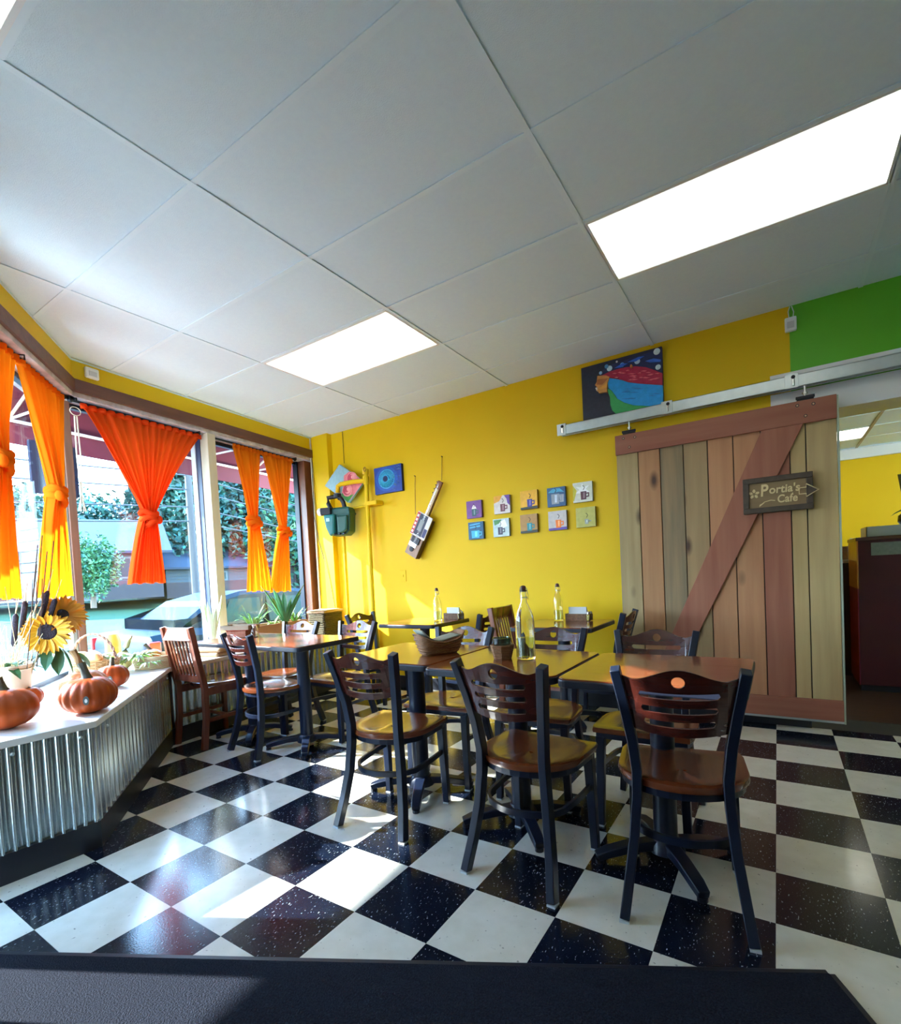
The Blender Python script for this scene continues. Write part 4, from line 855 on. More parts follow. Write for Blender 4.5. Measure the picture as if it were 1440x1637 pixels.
MB().prism([(-.036, 1.999), (.192, 1.999), (-.655, .220), (-.812, .220)], -(YD0 - .0005), -(YD0 - .020), Matrix.Rotation(R(90), 4, 'X')).build('diagonal_brace', redz, door, bevel=.002)
MB().box(.3645, .374, YD0 - .018, YD1 + .005, .070, 2.14).build('edge_strip', mat('door_edge', (.34, .40, .30), .5), door); MB().box(-.3, .374, YD0 - .012, YD1, .070, .0855).build('bottom_guide', M['steel'], door)
for x in (-.885, .205):
    h_ = MB(); h_.box(x - .045, x + .045, YD0 - .024, YD0 + .01, 2.146, 2.154); h_.box(x - .05, x + .05, YD0 - .028, YD0 - .012, 2.155, 2.172); hh = h_.build('hanger', M['iron'], door, bevel=.002)
    MB().tube([(x, YD0, 2.15), (x, YD0, 2.245)], .007, 8).build('hanger_bolt', M['silver'], hh, smooth=True); MB().lathe([(.016, 2.186), (.016, 2.198)], 6, Matrix.Translation((x, YD0, 0))).build('hanger_nut', M['silver'], hh)
    for dx, z in ((-.042, 2.118), (.042, 2.112), (.0, 2.045)):
        Mq = Matrix.Translation((x + dx, YD0 - .020, z)) @ Matrix.Rotation(R(90), 4, 'X'); MB().lathe([(.010, -.001), (.010, .0015), (0, .0015)], 12, Mq).build('bolt_hole', M['black'], hh); MB().lathe([(.006, .001), (.005, .004), (0, .004)], 10, Mq).build('bolt_head', mat('copper_bolt', (.6, .36, .2), .3, 1.), hh)
rail = thing('door_rail', 'galvanised box rail with brackets carrying the barn door', 'door rail')
m = MB(); m.box(-1.43, 2.9, 2.170, 2.176, 2.240, 2.318); m.box(-1.43, 2.9, 2.224, 2.230, 2.240, 2.318); m.box(-1.43, 2.9, 2.170, 2.230, 2.312, 2.318); m.box(-1.43, 2.9, 2.170, 2.190, 2.240, 2.246); m.box(-1.43, 2.9, 2.210, 2.230, 2.240, 2.246); m.build('track', M['steel'], rail, bevel=.002)
MB().box(-1.43, .02, 2.230, YW, 2.29, 2.322).build('backing_board', M['white'], rail); MB().box(.02, 2.95, 2.200, YW, 2.319, 2.353).build('header_board', M['white'], rail, bevel=.003)
for x in (-1.405, -.605, .145, .95):
    b_ = MB().box(x - .045, x + .028, 2.163, 2.170, 2.236, 2.323).build('bracket', M['steel'], rail, bevel=.001); MB().box(x - .045, x + .028, 2.163, YW, 2.323, 2.327).build('bracket_top', M['steel'], b_)
    MB().lathe([(.012, -.002), (.012, .004), (.008, .007), (0, .007)], 10, Matrix.Translation((x, 2.163, 2.305)) @ Matrix.Rotation(R(90), 4, 'X')).build('bracket_screw', M['iron'], b_); MB().tube([(x, 2.158, 2.25), (x, 2.158, 2.29)], .008, 8).build('bracket_pin', M['silver'], b_)
# carved sign on the door
t = thing('carved_sign', "carved wooden sign reading Portia's Cafe with an arrow, screwed on the barn door", 'sign', (0, 0, 0))
YS = YD0 - .021
x0, x1, z0, z1 = -.152, .234, 1.452, 1.688
fw = mat('sign_frame', (.045, .030, .018), .6, 0, (.075, .05, .03), 30, bump=.3); brd = wood('sign_board', (.16, .10, .045), (.26, .17, .075), 'x', .6, fine=14); gold = mat('carved_cream', (.66, .52, .26), .6)
for a, b, c, d in ((x0, x1, z1 - .036, z1), (x0, x1, z0, z0 + .036), (x0, x0 + .036, z0 + .036, z1 - .036), (x1 - .036, x1, z0 + .036, z1 - .036)): MB().box(a, b, YS - .022, YS, c, d).build('frame_bar', fw, t, bevel=.004)
MB().box(x0 + .036, x1 - .036, YS - .010, YS, z0 + .036, z1 - .036).build('sign_board', brd, t)
def letters(txt, x, z, size, sx_=1.0, shear=0., rot=0., bold=.0):
    cu = bpy.data.curves.new('txt', 'FONT'); cu.body = txt; cu.size = size; cu.extrude = .003; cu.shear = shear; cu.offset = bold; cu.space_character = 1.02
    ob = bpy.data.objects.new('tmp', cu); COL.objects.link(ob); me = bpy.data.meshes.new_from_object(ob.evaluated_get(bpy.context.evaluated_depsgraph_get())); bpy.data.objects.remove(ob)
    o = bpy.data.objects.new('lettering', me); COL.objects.link(o); o.parent = t; o.location = (x, YS - .0125, z); o.rotation_euler = (R(90), -rot, 0); o.scale = (sx_, 1, 1); me.materials.clear(); me.materials.append(gold); return o
letters('P', -.054, 1.564, .108, .80, .08, bold=.0024); letters("ortia's", -.004, 1.576, .072, .92, .08, bold=.0016); letters('Cafe', .040, 1.512, .070, .84, .08, bold=.0014)
m = MB(); m.bar([(.121 + .0, YS - .012, 1.560), (.128, YS - .012, 1.566)], .004, .004); m.build('accent', gold, t)
fl = Vector((-.088, 1.583))
for k in range(5):
    a = R(90 + 72 * k); d = Vector((cos(a), sin(a))); n = Vector((-d.y, d.x)); P = [fl + d * .006, fl + d * .018 + n * .010, fl + d * .032 + n * .004, fl + d * .030 - n * .006, fl + d * .016 - n * .009]
    MB().prism([(p.x, p.y) for p in P], -(YS - .0095), -(YS - .015), Matrix.Rotation(R(90), 4, 'X')).build('flower_petal', gold, t)
m = MB(); m.bar([(-.056, YS - .0125, 1.502), (-.03, YS - .0125, 1.524), (.005, YS - .0125, 1.532), (.03, YS - .0125, 1.527)], .004, .005); m.build('flourish', gold, t)
MB().prism([(-.060, 1.494), (-.030, 1.518), (-.048, 1.514), (-.058, 1.508)], -(YS - .0095), -(YS - .015), Matrix.Rotation(R(90), 4, 'X')).build('flourish_leaf', gold, t)
ar = [(.160, 1.550), (.197, 1.550), (.197, 1.530), (.262, 1.568), (.197, 1.612), (.197, 1.590), (.160, 1.590)]
m = MB(); m.sweep([(x, YS - .026, z) for x, z in ar], [(-.003, -.003), (.003, -.003), (.003, .003), (-.003, .003)], (0, 1, 0), True); m.build('arrow', gold, t)
MB().prism([(.2, 1.535), (.255, 1.568), (.2, 1.606)], -(YS - .0215), -(YS - .024), Matrix.Rotation(R(90), 4, 'X')).build('arrow_fill', fw, t)
# ================================================================ things on the window bench
ZB = .575
pk = mat('pumpkin_skin', (.30, .042, .006), .42, 0, (.38, .066, .009), 6, bump=.08, bscale=30, spec=.25); pk2 = mat('pale_pumpkin_skin', (.44, .11, .022), .45, 0, (.52, .17, .05), 6, bump=.08, bscale=30)
stm = mat('pumpkin_stem', (.035, .040, .028), .7, 0, (.10, .085, .045), 18, (1, 1, .2), .4, 40); stm2 = mat('tan_stem', (.20, .11, .04), .7, 0, (.30, .18, .07), 18, (1, 1, .2), .4, 40)
def pumpkin(label, x, y, r, h, lobes=12, stem=.07, tilt=(.03, -.02), skin=None, sm=None, sticker=None, sq=2.4):
    t = thing('pumpkin', label, 'pumpkin', (x, y, ZB), random.uniform(0, 6), 'pumpkins on the window bench'); prof = []
    for j in range(17):
        a = -pi / 2 + pi * j / 16; rr = abs(cos(a)) ** (2 / sq) * r; z = h / 2 + sin(a) * h / 2 * (1 if abs(sin(a)) < .92 else .97)
        if j in (0, 16): rr = .0001; z = h * (.06 if j == 0 else .90)
        prof.append((rr, z))
    prof[1] = (prof[1][0], 0.0)
    MB().lathe(prof, lobes * 6, fn=lambda a, rr, z: rr * (1 - .055 * (abs(cos(a * lobes / 2)) ** 6) * min(1, rr / (r * .5)))).build('skin', skin or pk, t, smooth=True, angle=180)
    m = MB(); P = [(0, 0, h * .86), (tilt[0] * .2, tilt[1] * .2, h * .9 + stem * .3), (tilt[0] * .6, tilt[1] * .6, h * .9 + stem * .7), (tilt[0], tilt[1], h * .9 + stem)]
    m.tube(P, r * .16, 7, scale=[1.7, 1.0, .85, 1.0]); m.build('stem', sm or stm, t, smooth=True, angle=50)
    if sticker:
        a = sticker - t.rotation_euler[2]; d = Vector((cos(a), sin(a), 0)); c = d * (r * .985) + Vector((0, 0, h * .45)); Mq = Matrix.Translation(c) @ d.to_track_quat('Z', 'Y').to_matrix().to_4x4() @ Matrix.Diagonal((.7, 1.2, 1, 1))
        MB().lathe([(.017, -.004), (.017, .004), (0, .0045)], 16, Mq).build('sticker', mat('sticker_grey', (.10, .14, .15), .4), t); MB().lathe([(.008, .004), (.008, .006), (0, .006)], 10, Mq).build('sticker_print', M['white'], t)
    return t
pumpkin('large pumpkin with a thick grey stem at the left edge of the bench', -2.80, -1.075, .122, .175, 9, .065, (.015, -.01), sq=2.2)
pumpkin('ribbed dark orange pumpkin with a round sticker, nearest the bench edge', -2.755, -.775, .120, .170, 16, .085, (-.025, .0), sticker=-.45)
pumpkin('pale sunlit pumpkin with a curved tan stem behind the ribbed pumpkin', -3.065, -.675, .110, .165, 12, .13, (.03, .03), pk2, stm2)
pumpkin('small round pumpkin with a white sticker in front of the wicker basket', -3.33, -.43, .088, .135, 12, .05, (-.03, -.01), sticker=-.55)
pumpkin('small orange pumpkin peeking out beside the flower bucket', -3.24, -.86, .062, .10, 10, .03)
pumpkin('small orange pumpkin by the glass behind the round bamboo tray', -4.03, .13, .085, .12, 10, .05, skin=pk2)
# flower bucket with cattails and sunflowers
buck = mat('cream_bucket', (.55, .44, .30), .5, 0, (.62, .52, .38), 5, bump=.08); bx_, by_ = -3.315, -.935
t = thing('flower_bucket', 'cream bucket holding cattails and sunflowers at the left window', 'bucket', (bx_, by_, ZB))
MB().lathe([(0, 0), (.098, 0), (.120, .215), (.125, .222), (.118, .224), (.112, .21), (.092, .01), (0, .01)], 32).build('bucket_body', buck, t, smooth=True); MB().lathe([(.1195, .195), (.1235, .199), (.1195, .203)], 32).build('rim_band', M['cream'], t, smooth=True)
m = MB()
for s in (-1, 1): m.tube([(.112 * cos(a) * 1.0, .112 * sin(a), .165 + .02 * sin(q)) for q, a in [(2 * pi * k / 14, R(-25) + s * .13 + .10 * cos(2 * pi * k / 14)) for k in range(14)]], .0022, 5, True)
m.build('scroll_mark', mat('scroll_brown', (.20, .13, .07), .6), t)
straw = mat('straw', (.55, .44, .22), .7, 0, (.66, .56, .34), 20, (1, 1, .1)); catt = mat('cattail', (.020, .012, .022), .9, 0, (.035, .022, .03), 60, bump=.6, bscale=150); leafg = mat('leaf_green', (.022, .075, .022), .5, 0, (.045, .13, .035), 12, bump=.1); pale = mat('dried_leaf', (.50, .50, .30), .7, 0, (.62, .62, .42), 14)
cats = [(-.06, -.10, .46, 'leftmost at the frame edge'), (-.02, -.05, .50, 'second from the frame edge'), (.01, .06, .555, 'tallest'), (.03, .03, .475, 'lowest, hanging in front of the tallest'), (.07, .10, .62, 'upper one beside the curtain tail'), (.075, .115, .565, 'lower one beside the curtain tail')]
for k, (dx, dy, hz, nm) in enumerate(cats):
    t = thing('cattail', 'dark brown cattail in the flower bucket, ' + nm, 'cattail', (bx_ + dx * .5, by_ + dy * .5, ZB + .03), group='cattails in the bucket'); d = Vector((dx * 1.2, dy * 1.4, hz))
    MB().tube([(0, 0, 0), d * .6, d], .003, 6).build('stalk', straw, t); a = d * .78; u_ = d.normalized()
    MB().tube([a - u_ * .085, a - u_ * .07, a, a + u_ * .07, a + u_ * .085], .0135, 10, scale=[.4, 1, 1.02, 1, .4]).build('seed_head', catt, t, smooth=True); MB().tube([a + u_ * .085, d + u_ * .06], .0016, 5).build('tip', straw, t)
m = MB()
for k in range(46):
    a = random.uniform(0, 6.28); r_ = random.uniform(.0, .09); l = random.uniform(.30, .60); p0 = Vector((bx_ + r_ * cos(a), by_ + r_ * sin(a), ZB + .03)); d = Vector((random.uniform(-.16, .16), random.uniform(-.14, .14), l)); m.tube([p0, p0 + d * .5, p0 + d + Vector((d.x, d.y, 0)) * .3], .0016, 4)
o = m.build('dried_stalks', straw); tag(o, 'bunch of thin dried stalks standing in the flower bucket', 'dried stalks', kind='stuff')
m = MB()
for k in range(6):
    x_ = bx_ + random.uniform(-.02, .14); y_ = by_ + random.uniform(.0, .16); P = [(x_, y_, ZB + .2), (x_ + .03, y_ + .03, ZB + .5), (x_ + .05 + .01 * k, y_ + .06, ZB + .74 + .03 * k)]; m.tube(P, .0025, 5); m.tube([P[1], (x_ + .01, y_ + .05, ZB + .66)], .0018, 4)
tag(m.build('bare_twigs', mat('twig', (.09, .05, .03), .8)), 'bare brown twigs rising from the flower bucket past the curtain', 'twigs', kind='stuff')
m = MB()
for k in range(16):
    a = random.uniform(0, 6.28); m.leaf((bx_ + .05 * cos(a), by_ + .05 * sin(a), ZB + .21), (cos(a), sin(a), random.uniform(.1, .9)), random.uniform(.12, .2), random.uniform(.03, .05), droop=.5)
tag(m.build('bucket_leaves', [leafg]), 'drooping dark green leaves over the rim of the flower bucket', 'leaves', kind='stuff')
petal = mat('sunflower_petal', (.60, .27, .006), .55, 0, (.74, .40, .010), 9); petal2 = mat('sunflower_petal_dark', (.55, .20, .012), .55, 0, (.75, .34, .015), 9); disc = mat('sunflower_disc', (.012, .010, .022), .9, 0, (.03, .022, .03), 90, bump=.8, bscale=160)
def sunflower(label, c, nrm, r, rd, pm, n=26, base=None):
    t = thing('sunflower', label, 'sunflower', c, 0, 'sunflowers in the bucket'); nrm = Vector(nrm).normalized(); Q = nrm.to_track_quat('Z', 'Y').to_matrix().to_4x4()
    MB().lathe([(0, -.012), (rd, -.012), (rd, .004), (rd * .7, .016), (0, .018)], 22, Q).build('seed_disc', disc, t, smooth=True)
    for lay in range(2):
        for k in range(n):
            a = 2 * pi * (k + .5 * lay) / n + random.uniform(-.07, .07); d = Q.to_3x3() @ Vector((cos(a), sin(a), .12 + .22 * lay + random.uniform(-.1, .15))); m = MB(); m.leaf(d * rd * .85, d, (r - rd) * random.uniform(.85, 1.12), r * .21, up=tuple(nrm), droop=random.uniform(.0, .2)); m.build('petal', pm, t)
    if base: MB().tube([Vector((0, 0, 0)) - nrm * .01, Vector((0, 0, 0)) - nrm * .05 + Vector((0, 0, -.06)), Vector(base) - Vector(c)], .006, 7).build('stem', leafg, t, smooth=True)
    for k in range(5):
        a = 2 * pi * k / 5; d = Q.to_3x3() @ Vector((cos(a), sin(a), -.6)); m = MB(); m.leaf(-nrm * .012, d, r * .6, r * .35, droop=.1); m.build('sepal', leafg, t)
    return t
base = (bx_ + .05, by_ + .03, ZB + .1)
sunflower('front sunflower with a dark disc facing the room, beside the bucket', (-3.225, -.765, .955), (.90, -.42, -.12), .122, .050, petal, base=base)
sunflower('sunflower seen from the side behind the front one', (-3.255, -.685, 1.035), (.80, .10, .35), .120, .035, petal2, base=base)
m = MB()
for k in range(5): m.leaf((-3.24 + .01 * k, -.75 + .02 * k, .87 - .01 * k), (.5 - .2 * k, .3 * k - .4, -.6), .12, .065, droop=.3)
tag(m.build('sunflower_leaves', leafg), 'grey-green hanging leaves under the front sunflower', 'leaves', kind='stuff')
# wicker basket with handle
wk = mat('honey_wicker', (.46, .25, .09), .55, 0, (.58, .36, .16), 50, (1, 1, 3), .5, 120); cx_, cy_ = -3.865, -.315
def weave_basket(t, r0, r1, h, n, rows, mtl, rr=.005, sx_=1., sy_=1.):
    MB().lathe([(0, .004), (r0 - .006, .004), (r1 - .006, h - .004), (r1 - .010, h - .004), (r0 - .012, .010), (0, .010)], 36, Matrix.Diagonal((sx_, sy_, 1, 1))).build('basket_lining', mtl, t)
    for k in range(rows):
        f = k / (rows - 1); r_ = r0 + (r1 - r0) * f; P = [(sx_ * (r_ + .0035 * (1 if (i + k) % 2 else -1)) * cos(2 * pi * i / n), sy_ * (r_ + .0035 * (1 if (i + k) % 2 else -1)) * sin(2 * pi * i / n), .004 + f * (h - .008)) for i in range(n)]; MB().tube(P, rr, 5, True).build('wicker_strand', mtl, t)
    for i in range(0, n, 2):
        a = 2 * pi * i / n; MB().tube([(sx_ * r0 * cos(a), sy_ * r0 * sin(a), .0), (sx_ * r1 * cos(a), sy_ * r1 * sin(a), h)], rr * .8, 5).build('upright', mtl, t)
t = thing('handled_basket', 'honey wicker basket with a tall twisted hoop handle on the bench', 'basket', (cx_, cy_, ZB), R(33)); weave_basket(t, .115, .150, .125, 28, 11, wk)
m = MB()
for s in (0, pi): m.tube([(.150 * cos(a) + .006 * cos(14 * a + s), .006 * sin(14 * a + s), .10 + .195 * sin(a)) for a in [pi * k / 40 for k in range(41)]], .006, 6)
m.build('handle', mat('twisted_handle', (.30, .16, .10), .6, 0, (.40, .24, .16), 30), t, smooth=True)
sq_ = mat('squash', (.70, .32, .10), .45, 0, (.78, .42, .16), 5)
for k, (dx, dy, a, lab) in enumerate(((-.03, -.06, .4, 'left'), (.05, -.02, -.2, 'right'))):
    g_ = MB().ball((0, 0, 0), .075, .052, .05, 18).ball((.07, 0, .012), .04, .03, .03, 14).build('squash', sq_, None, smooth=True, loc=(cx_ + dx, cy_ + dy, ZB + .135), rz=a, angle=180); tag(g_, 'smooth orange squash lying in the handled basket, %s one' % lab, 'squash', 'squashes in the handled basket')
lime = mat('lime_leaf', (.20, .42, .05), .5, 0, (.40, .60, .14), 10); palel = mat('pale_leaf', (.46, .54, .36), .6, 0, (.60, .66, .48), 10)
def greens(name, label, c, n, sp, L_, W_, mats, up=.5):
    m = MB()
    for k in range(n):
        a = random.uniform(0, 6.28); r_ = sp * random.random() ** .5; m.leaf((c[0] + r_ * cos(a), c[1] + r_ * sin(a), c[2]), (cos(a) * .8, sin(a) * .8, random.uniform(-.1, 1) * up), L_ * random.uniform(.6, 1.1), W_ * random.uniform(.7, 1.1), droop=random.uniform(.2, .7), mi=k % len(mats))
    return tag(m.build(name, mats), label, 'greenery', kind='stuff')
greens('basket_greens', 'lime green leaves filling the handled basket', (cx_ - .03, cy_ + .03, ZB + .13), 60, .10, .07, .03, [lime, palel], .7)
greens('trailing_greens', 'pale leafy greens between the handled basket and the bamboo tray', (-3.90, -.04, ZB + .10), 80, .10, .10, .03, [palel, lime], .5)
greens('tray_greens', 'light green sprigs spilling over the front of the bamboo tray', (-3.745, -.02, ZB + .06), 70, .06, .06, .014, [lime, palel], .4)
t = thing('bamboo_tray', 'low round coiled bamboo tray on the bench corner', 'basket', (-3.86, .085, ZB)); bam = mat('bamboo', (.50, .37, .19), .55, 0, (.60, .47, .27), 30)
MB().lathe([(0, .004), (.135, .004), (.150, .09), (.144, .09), (.130, .010), (0, .010)], 40).build('tray_lining', bam, t, smooth=True)
for k in range(8): MB().tube([((.136 + .0018 * k) * cos(a), (.136 + .0018 * k) * sin(a), .007 + .0115 * k) for a in [2 * pi * i / 40 for i in range(40)]], .006, 6, True).build('coil', bam, t, smooth=True)
t = thing('gourd', 'striped gourd with a long curved neck behind the bamboo tray', 'gourd', (-4.05, -.045, ZB)); gm = mat('gourd_skin', (.16, .17, .05), .5, 0, (.50, .44, .18), 14, (1, 1, .2))
MB().tube([(0, 0, .0), (0, 0, .02), (0, 0, .07), (.0, .0, .11), (.01, .012, .16), (.02, .03, .205), (.022, .045, .225)], .055, 14, scale=[.3, .8, 1, .75, .36, .26, .1]).build('gourd_body', gm, t, smooth=True, angle=180); MB().tube([(.022, .045, .22), (.024, .05, .24)], .006, 6).build('stem', stm2, t)
t = thing('small_plant', 'small broad-leaved plant in a grey pot behind the slat-back chair', 'potted plant', (-3.965, .325, ZB)); MB().lathe([(0, 0), (.045, 0), (.058, .085), (.052, .085), (.04, .01), (0, .01)], 20).build('pot', mat('grey_pot', (.30, .34, .34), .6), t, smooth=True)
for k in range(9): m = MB(); a = 2 * pi * k / 9; m.leaf((0, 0, .075), (cos(a), sin(a), .8 + .3 * (k % 2)), .10, .06, droop=.5); m.build('leaf', palel, t)
# folded sacks, planter, woven box at the far window
sack = mat('brown_paper', (.32, .19, .09), .75, 0, (.40, .26, .13), 10, bump=.1)
for k, nm in enumerate(('lower', 'upper')): tag(MB().box(-.15, .15, -.10, .10, .0, .036).build('folded_bag', sack, None, bevel=.016, loc=(-3.955 + .01 * k, .60, ZB + .037 * k), rz=R(8 + 5 * k)), '%s brown folded bag of the pair stacked on the bench behind the slat-back chair' % nm, 'bag', 'folded brown bags')
terra = mat('terracotta', (.52, .26, .15), .7, 0, (.60, .33, .20), 8)
t = thing('window_planter', 'long terracotta planter box with spiky plants at the window', 'planter', (-4.03, 1.26, ZB), R(7.8))
m = MB(); m.add([(-.085, -.34, 0), (.085, -.34, 0), (.085, .34, 0), (-.085, .34, 0), (-.105, -.37, .20), (.105, -.37, .20), (.105, .37, .20), (-.105, .37, .20), (-.092, -.355, .20), (.092, -.355, .20), (.092, .355, .20), (-.092, .355, .20), (-.09, -.35, .17), (.09, -.35, .17), (.09, .35, .17), (-.09, .35, .17)],
    [(3, 2, 1, 0), (0, 1, 5, 4), (1, 2, 6, 5), (2, 3, 7, 6), (3, 0, 4, 7), (4, 5, 9, 8), (5, 6, 10, 9), (6, 7, 11, 10), (7, 4, 8, 11), (8, 9, 13, 12), (9, 10, 14, 13), (10, 11, 15, 14), (11, 8, 12, 15)]); m.build('planter_box', terra, t)
MB().box(-.09, .09, -.35, .35, .15, .171).build('soil', mat('soil', (.03, .02, .012), .95, bump=.8, bscale=60, col2=(.06, .04, .02)), t)
spid = mat('spider_leaf', (.16, .42, .08), .5, 0, (.42, .62, .22), 4, (1, 1, 3)); aloe = mat('aloe_leaf', (.03, .16, .06), .45, 0, (.10, .30, .12), 9)
def spiky(label, name, y, n, L_, W_, mtl, droop, x=0.):
    p = t.matrix_basis @ Vector((x, y, .168)); a_ = thing(name, label, 'plant', p)
    for k in range(n):
        a = random.uniform(0, 6.28); m = MB(); m.leaf((.012 * cos(a), .012 * sin(a), 0), (cos(a) * random.uniform(.2, .8), sin(a) * random.uniform(.2, .8), 1), L_ * random.uniform(.6, 1.15), W_ * random.uniform(.8, 1.2), droop=droop * random.uniform(.3, 1.4), n=7); m.build('leaf', mtl, a_)
    return a_
spiky('bright green spider plant in the planter, nearest the pale window post', 'spider_plant', -.24, 34, .34, .018, spid, .5); spiky('low striped spider plant in the middle of the planter', 'spider_plant', .0, 24, .17, .013, spid, .6)
spiky('large aloe with thick upright leaves in the planter', 'aloe_plant', .17, 18, .46, .05, aloe, .12); spiky('thin-leaved spider plant at the corner end of the planter', 'spider_plant', .30, 26, .32, .018, spid, .5)
tall = thing('snake_plant', 'tall pale snake plant standing on the bench by the pale window post', 'potted plant', (-4.09, .68, ZB)); MB().lathe([(0, 0), (.05, 0), (.065, .10), (.058, .10), (.045, .01), (0, .01)], 18).build('pot', M['white'], tall, smooth=True)
for k in range(8): m = MB(); a = 2 * pi * k / 8; m.leaf((.015 * cos(a), .015 * sin(a), .08), (cos(a) * .22, sin(a) * .22, 1), .34 + .05 * (k % 3), .04, droop=.02, n=6); m.build('leaf', palel, tall)
t = thing('woven_box', 'dark bristly woven box with a wooden lid in the window corner', 'basket', (-4.045, 1.945, ZB), R(8)); MB().box(-.10, .10, -.15, .15, .0, .24).build('box_core', wickd, t)
for k in range(13):
    z = .012 + .018 * k; MB().tube([(x, y, z + .004 * sin(9 * i + k)) for i, (x, y) in enumerate(rrect(-.103, .103, -.153, .153, .02, 3))], .0085, 5, True).build('weave_row', mat('weave', (.06, .045, .018), .8, 0, (.12, .09, .035), 60, bump=.5) if k == 0 else bpy.data.materials['weave'], t)
MB().box(-.115, .115, -.165, .165, .245, .265).build('lid', wood('box_lid', (.45, .26, .12), (.55, .34, .17), 'y', .5), t, bevel=.004)
tag(MB().box(-.11, .11, -.15, .15, 0, .006).build('wooden_board', wood('board_wood', (.60, .46, .28), (.68, .54, .34), 'y', .5), None, loc=(-4.05, 1.93, ZB + .268), rz=R(20)), 'thin wooden board lying on the lid of the woven box', 'board')
# ================================================================ next room seen through the opening
Y0, Y1, ZN = YW + TH, 6.3, 2.47
struct(MB().box(-1.6, 4.6, Y0, Y1, -.06, -.002).build('floor_next_room', wood('dark_floor', (.045, .020, .010), (.075, .035, .018), 'x', .35)))
struct(MB().box(-1.6, 4.6, Y1, Y1 + .1, 0, ZN + .3).build('wall_far', M['yellow'])); struct(MB().box(-1.7, -1.6, Y0, Y1, 0, ZN + .3).build('wall_far_left', M['yellow'])); struct(MB().box(4.6, 4.7, Y0, Y1, 0, ZN + .3).build('wall_far_right', M['yellow']))
struct(MB().box(-1.6, 4.6, Y1 - .05, Y1, ZN - .13, ZN).build('trim_11', M['white'], bevel=.01))
cn = struct(MB().box(-1.7, 4.7, Y0 - .02, Y1 + .1, ZN + .05, ZN + .12).build('ceiling_next_room', M['white']))
for i in range(5):
    for j in range(6):
        x0_, y0_ = -1.55 + 1.22 * i, Y0 + .02 + .61 * j
        if (i, j) in ((1, 4), (3, 2), (3, 4), (2, 0)): continue
        MB().box(x0_ + .012, x0_ + 1.208, y0_ + .012, y0_ + .598, ZN + .006, ZN + .02).build('ceiling_panel', M['ceil'], cn)
for i in range(6): MB().box(-1.55 + 1.22 * i - .013, -1.55 + 1.22 * i + .013, Y0, Y1, ZN, ZN + .006).build('ceiling_bar', mat('tan_bar', (.42, .36, .26), .5) if i == 0 else bpy.data.materials['tan_bar'], cn)
for j in range(7): MB().box(-1.6, 4.6, Y0 + .02 + .61 * j - .013, Y0 + .02 + .61 * j + .013, ZN, ZN + .006).build('ceiling_bar', M['tbar'], cn)
ln2 = mat('next_room_diffuser', (.9, .9, .85), .4, emit=(1, .98, .88), es=1.8)
for (i, j), lab in (((1, 4), 'fluorescent light of the next room, a sliver beside the barn door'), ((3, 2), 'unseen fluorescent light added to brighten the next room, above the maroon counter')):  # second fixture is out of view, added to light this room
    t = thing('ceiling_light', lab, 'ceiling light', (-1.55 + 1.22 * i + .61, Y0 + .02 + .61 * j + .305, ZN), group='fluorescent ceiling lights'); MB().box(-.59, .59, -.285, .285, .008, .02).build('diffuser', ln2, t); m = MB()
    for s in (-1, 1): m.box(-.598, .598, s * .29 - .006, s * .29 + .006, .0, .03); m.box(s * .596 - .006, s * .596 + .006, -.29, .29, .0, .03)
    m.build('frame', M['white'], t)
mar = mat('maroon_panel', (.055, .006, .010), .4, 0, (.07, .008, .014), 6); pink = mat('maroon_side', (.20, .02, .055), .4)
t = thing('maroon_counter', 'tall dark maroon counter standing in the next room', 'counter', (0, 0, 0))
MB().box(.595, 2.4, 3.545, 4.1, .05, 1.255).build('counter_body', mar, t, bevel=.004); MB().box(.588, .595, 3.54, 4.1, .05, .86).build('side_panel', pink, t); MB().box(.586, .596, 3.538, 4.1, .86, 1.262).build('amber_edge', wood('amber_wood', (.42, .16, .02), (.60, .28, .05), 'z', .3), t)
MB().box(.58, 2.42, 3.53, 4.12, 1.255, 1.285).build('counter_top', mat('counter_top', (.10, .04, .02), .3), t, bevel=.004); MB().box(.68, .98, 3.538, 3.545, 1.13, 1.235).build('paper_notice', mat('grey_notice', (.20, .24, .20), .6, 0, (.14, .18, .15), 40), t); MB().box(.60, 2.4, 3.56, 4.08, .0, .05).build('plinth', M['black'], t)
t = thing('low_cabinet', 'dark low cabinet behind the maroon counter beside the barn door', 'cabinet'); MB().box(-.2, .95, 4.2, 4.8, 0, 1.07).build('cabinet_body', mat('dark_cabinet', (.030, .012, .012), .4), t, bevel=.004); MB().box(-.22, .97, 4.18, 4.82, 1.07, 1.10).build('cabinet_top', M['cream'], t, bevel=.003)
t = thing('book_basket', 'small tan basket with papers on the low cabinet', 'basket', (.60, 4.42, 1.10)); m = MB(); m.lathe([(0, 0), (.06, 0), (.08, .13), (.074, .13), (.055, .008), (0, .008)], 16); m.build('basket_body', wick, t); MB().box(-.02, .05, -.03, .02, .01, .21, Matrix.Rotation(R(14), 4, 'Y')).build('papers', M['white'], t)
MBs = MB().box(-.0, .20, -.03, .0, 0, .05).build('wall_shelf', M['white'], None, loc=(.50, Y1 - .001, 1.36)); tag(MBs, 'small white shelf on the far yellow wall beside the door edge', 'shelf')
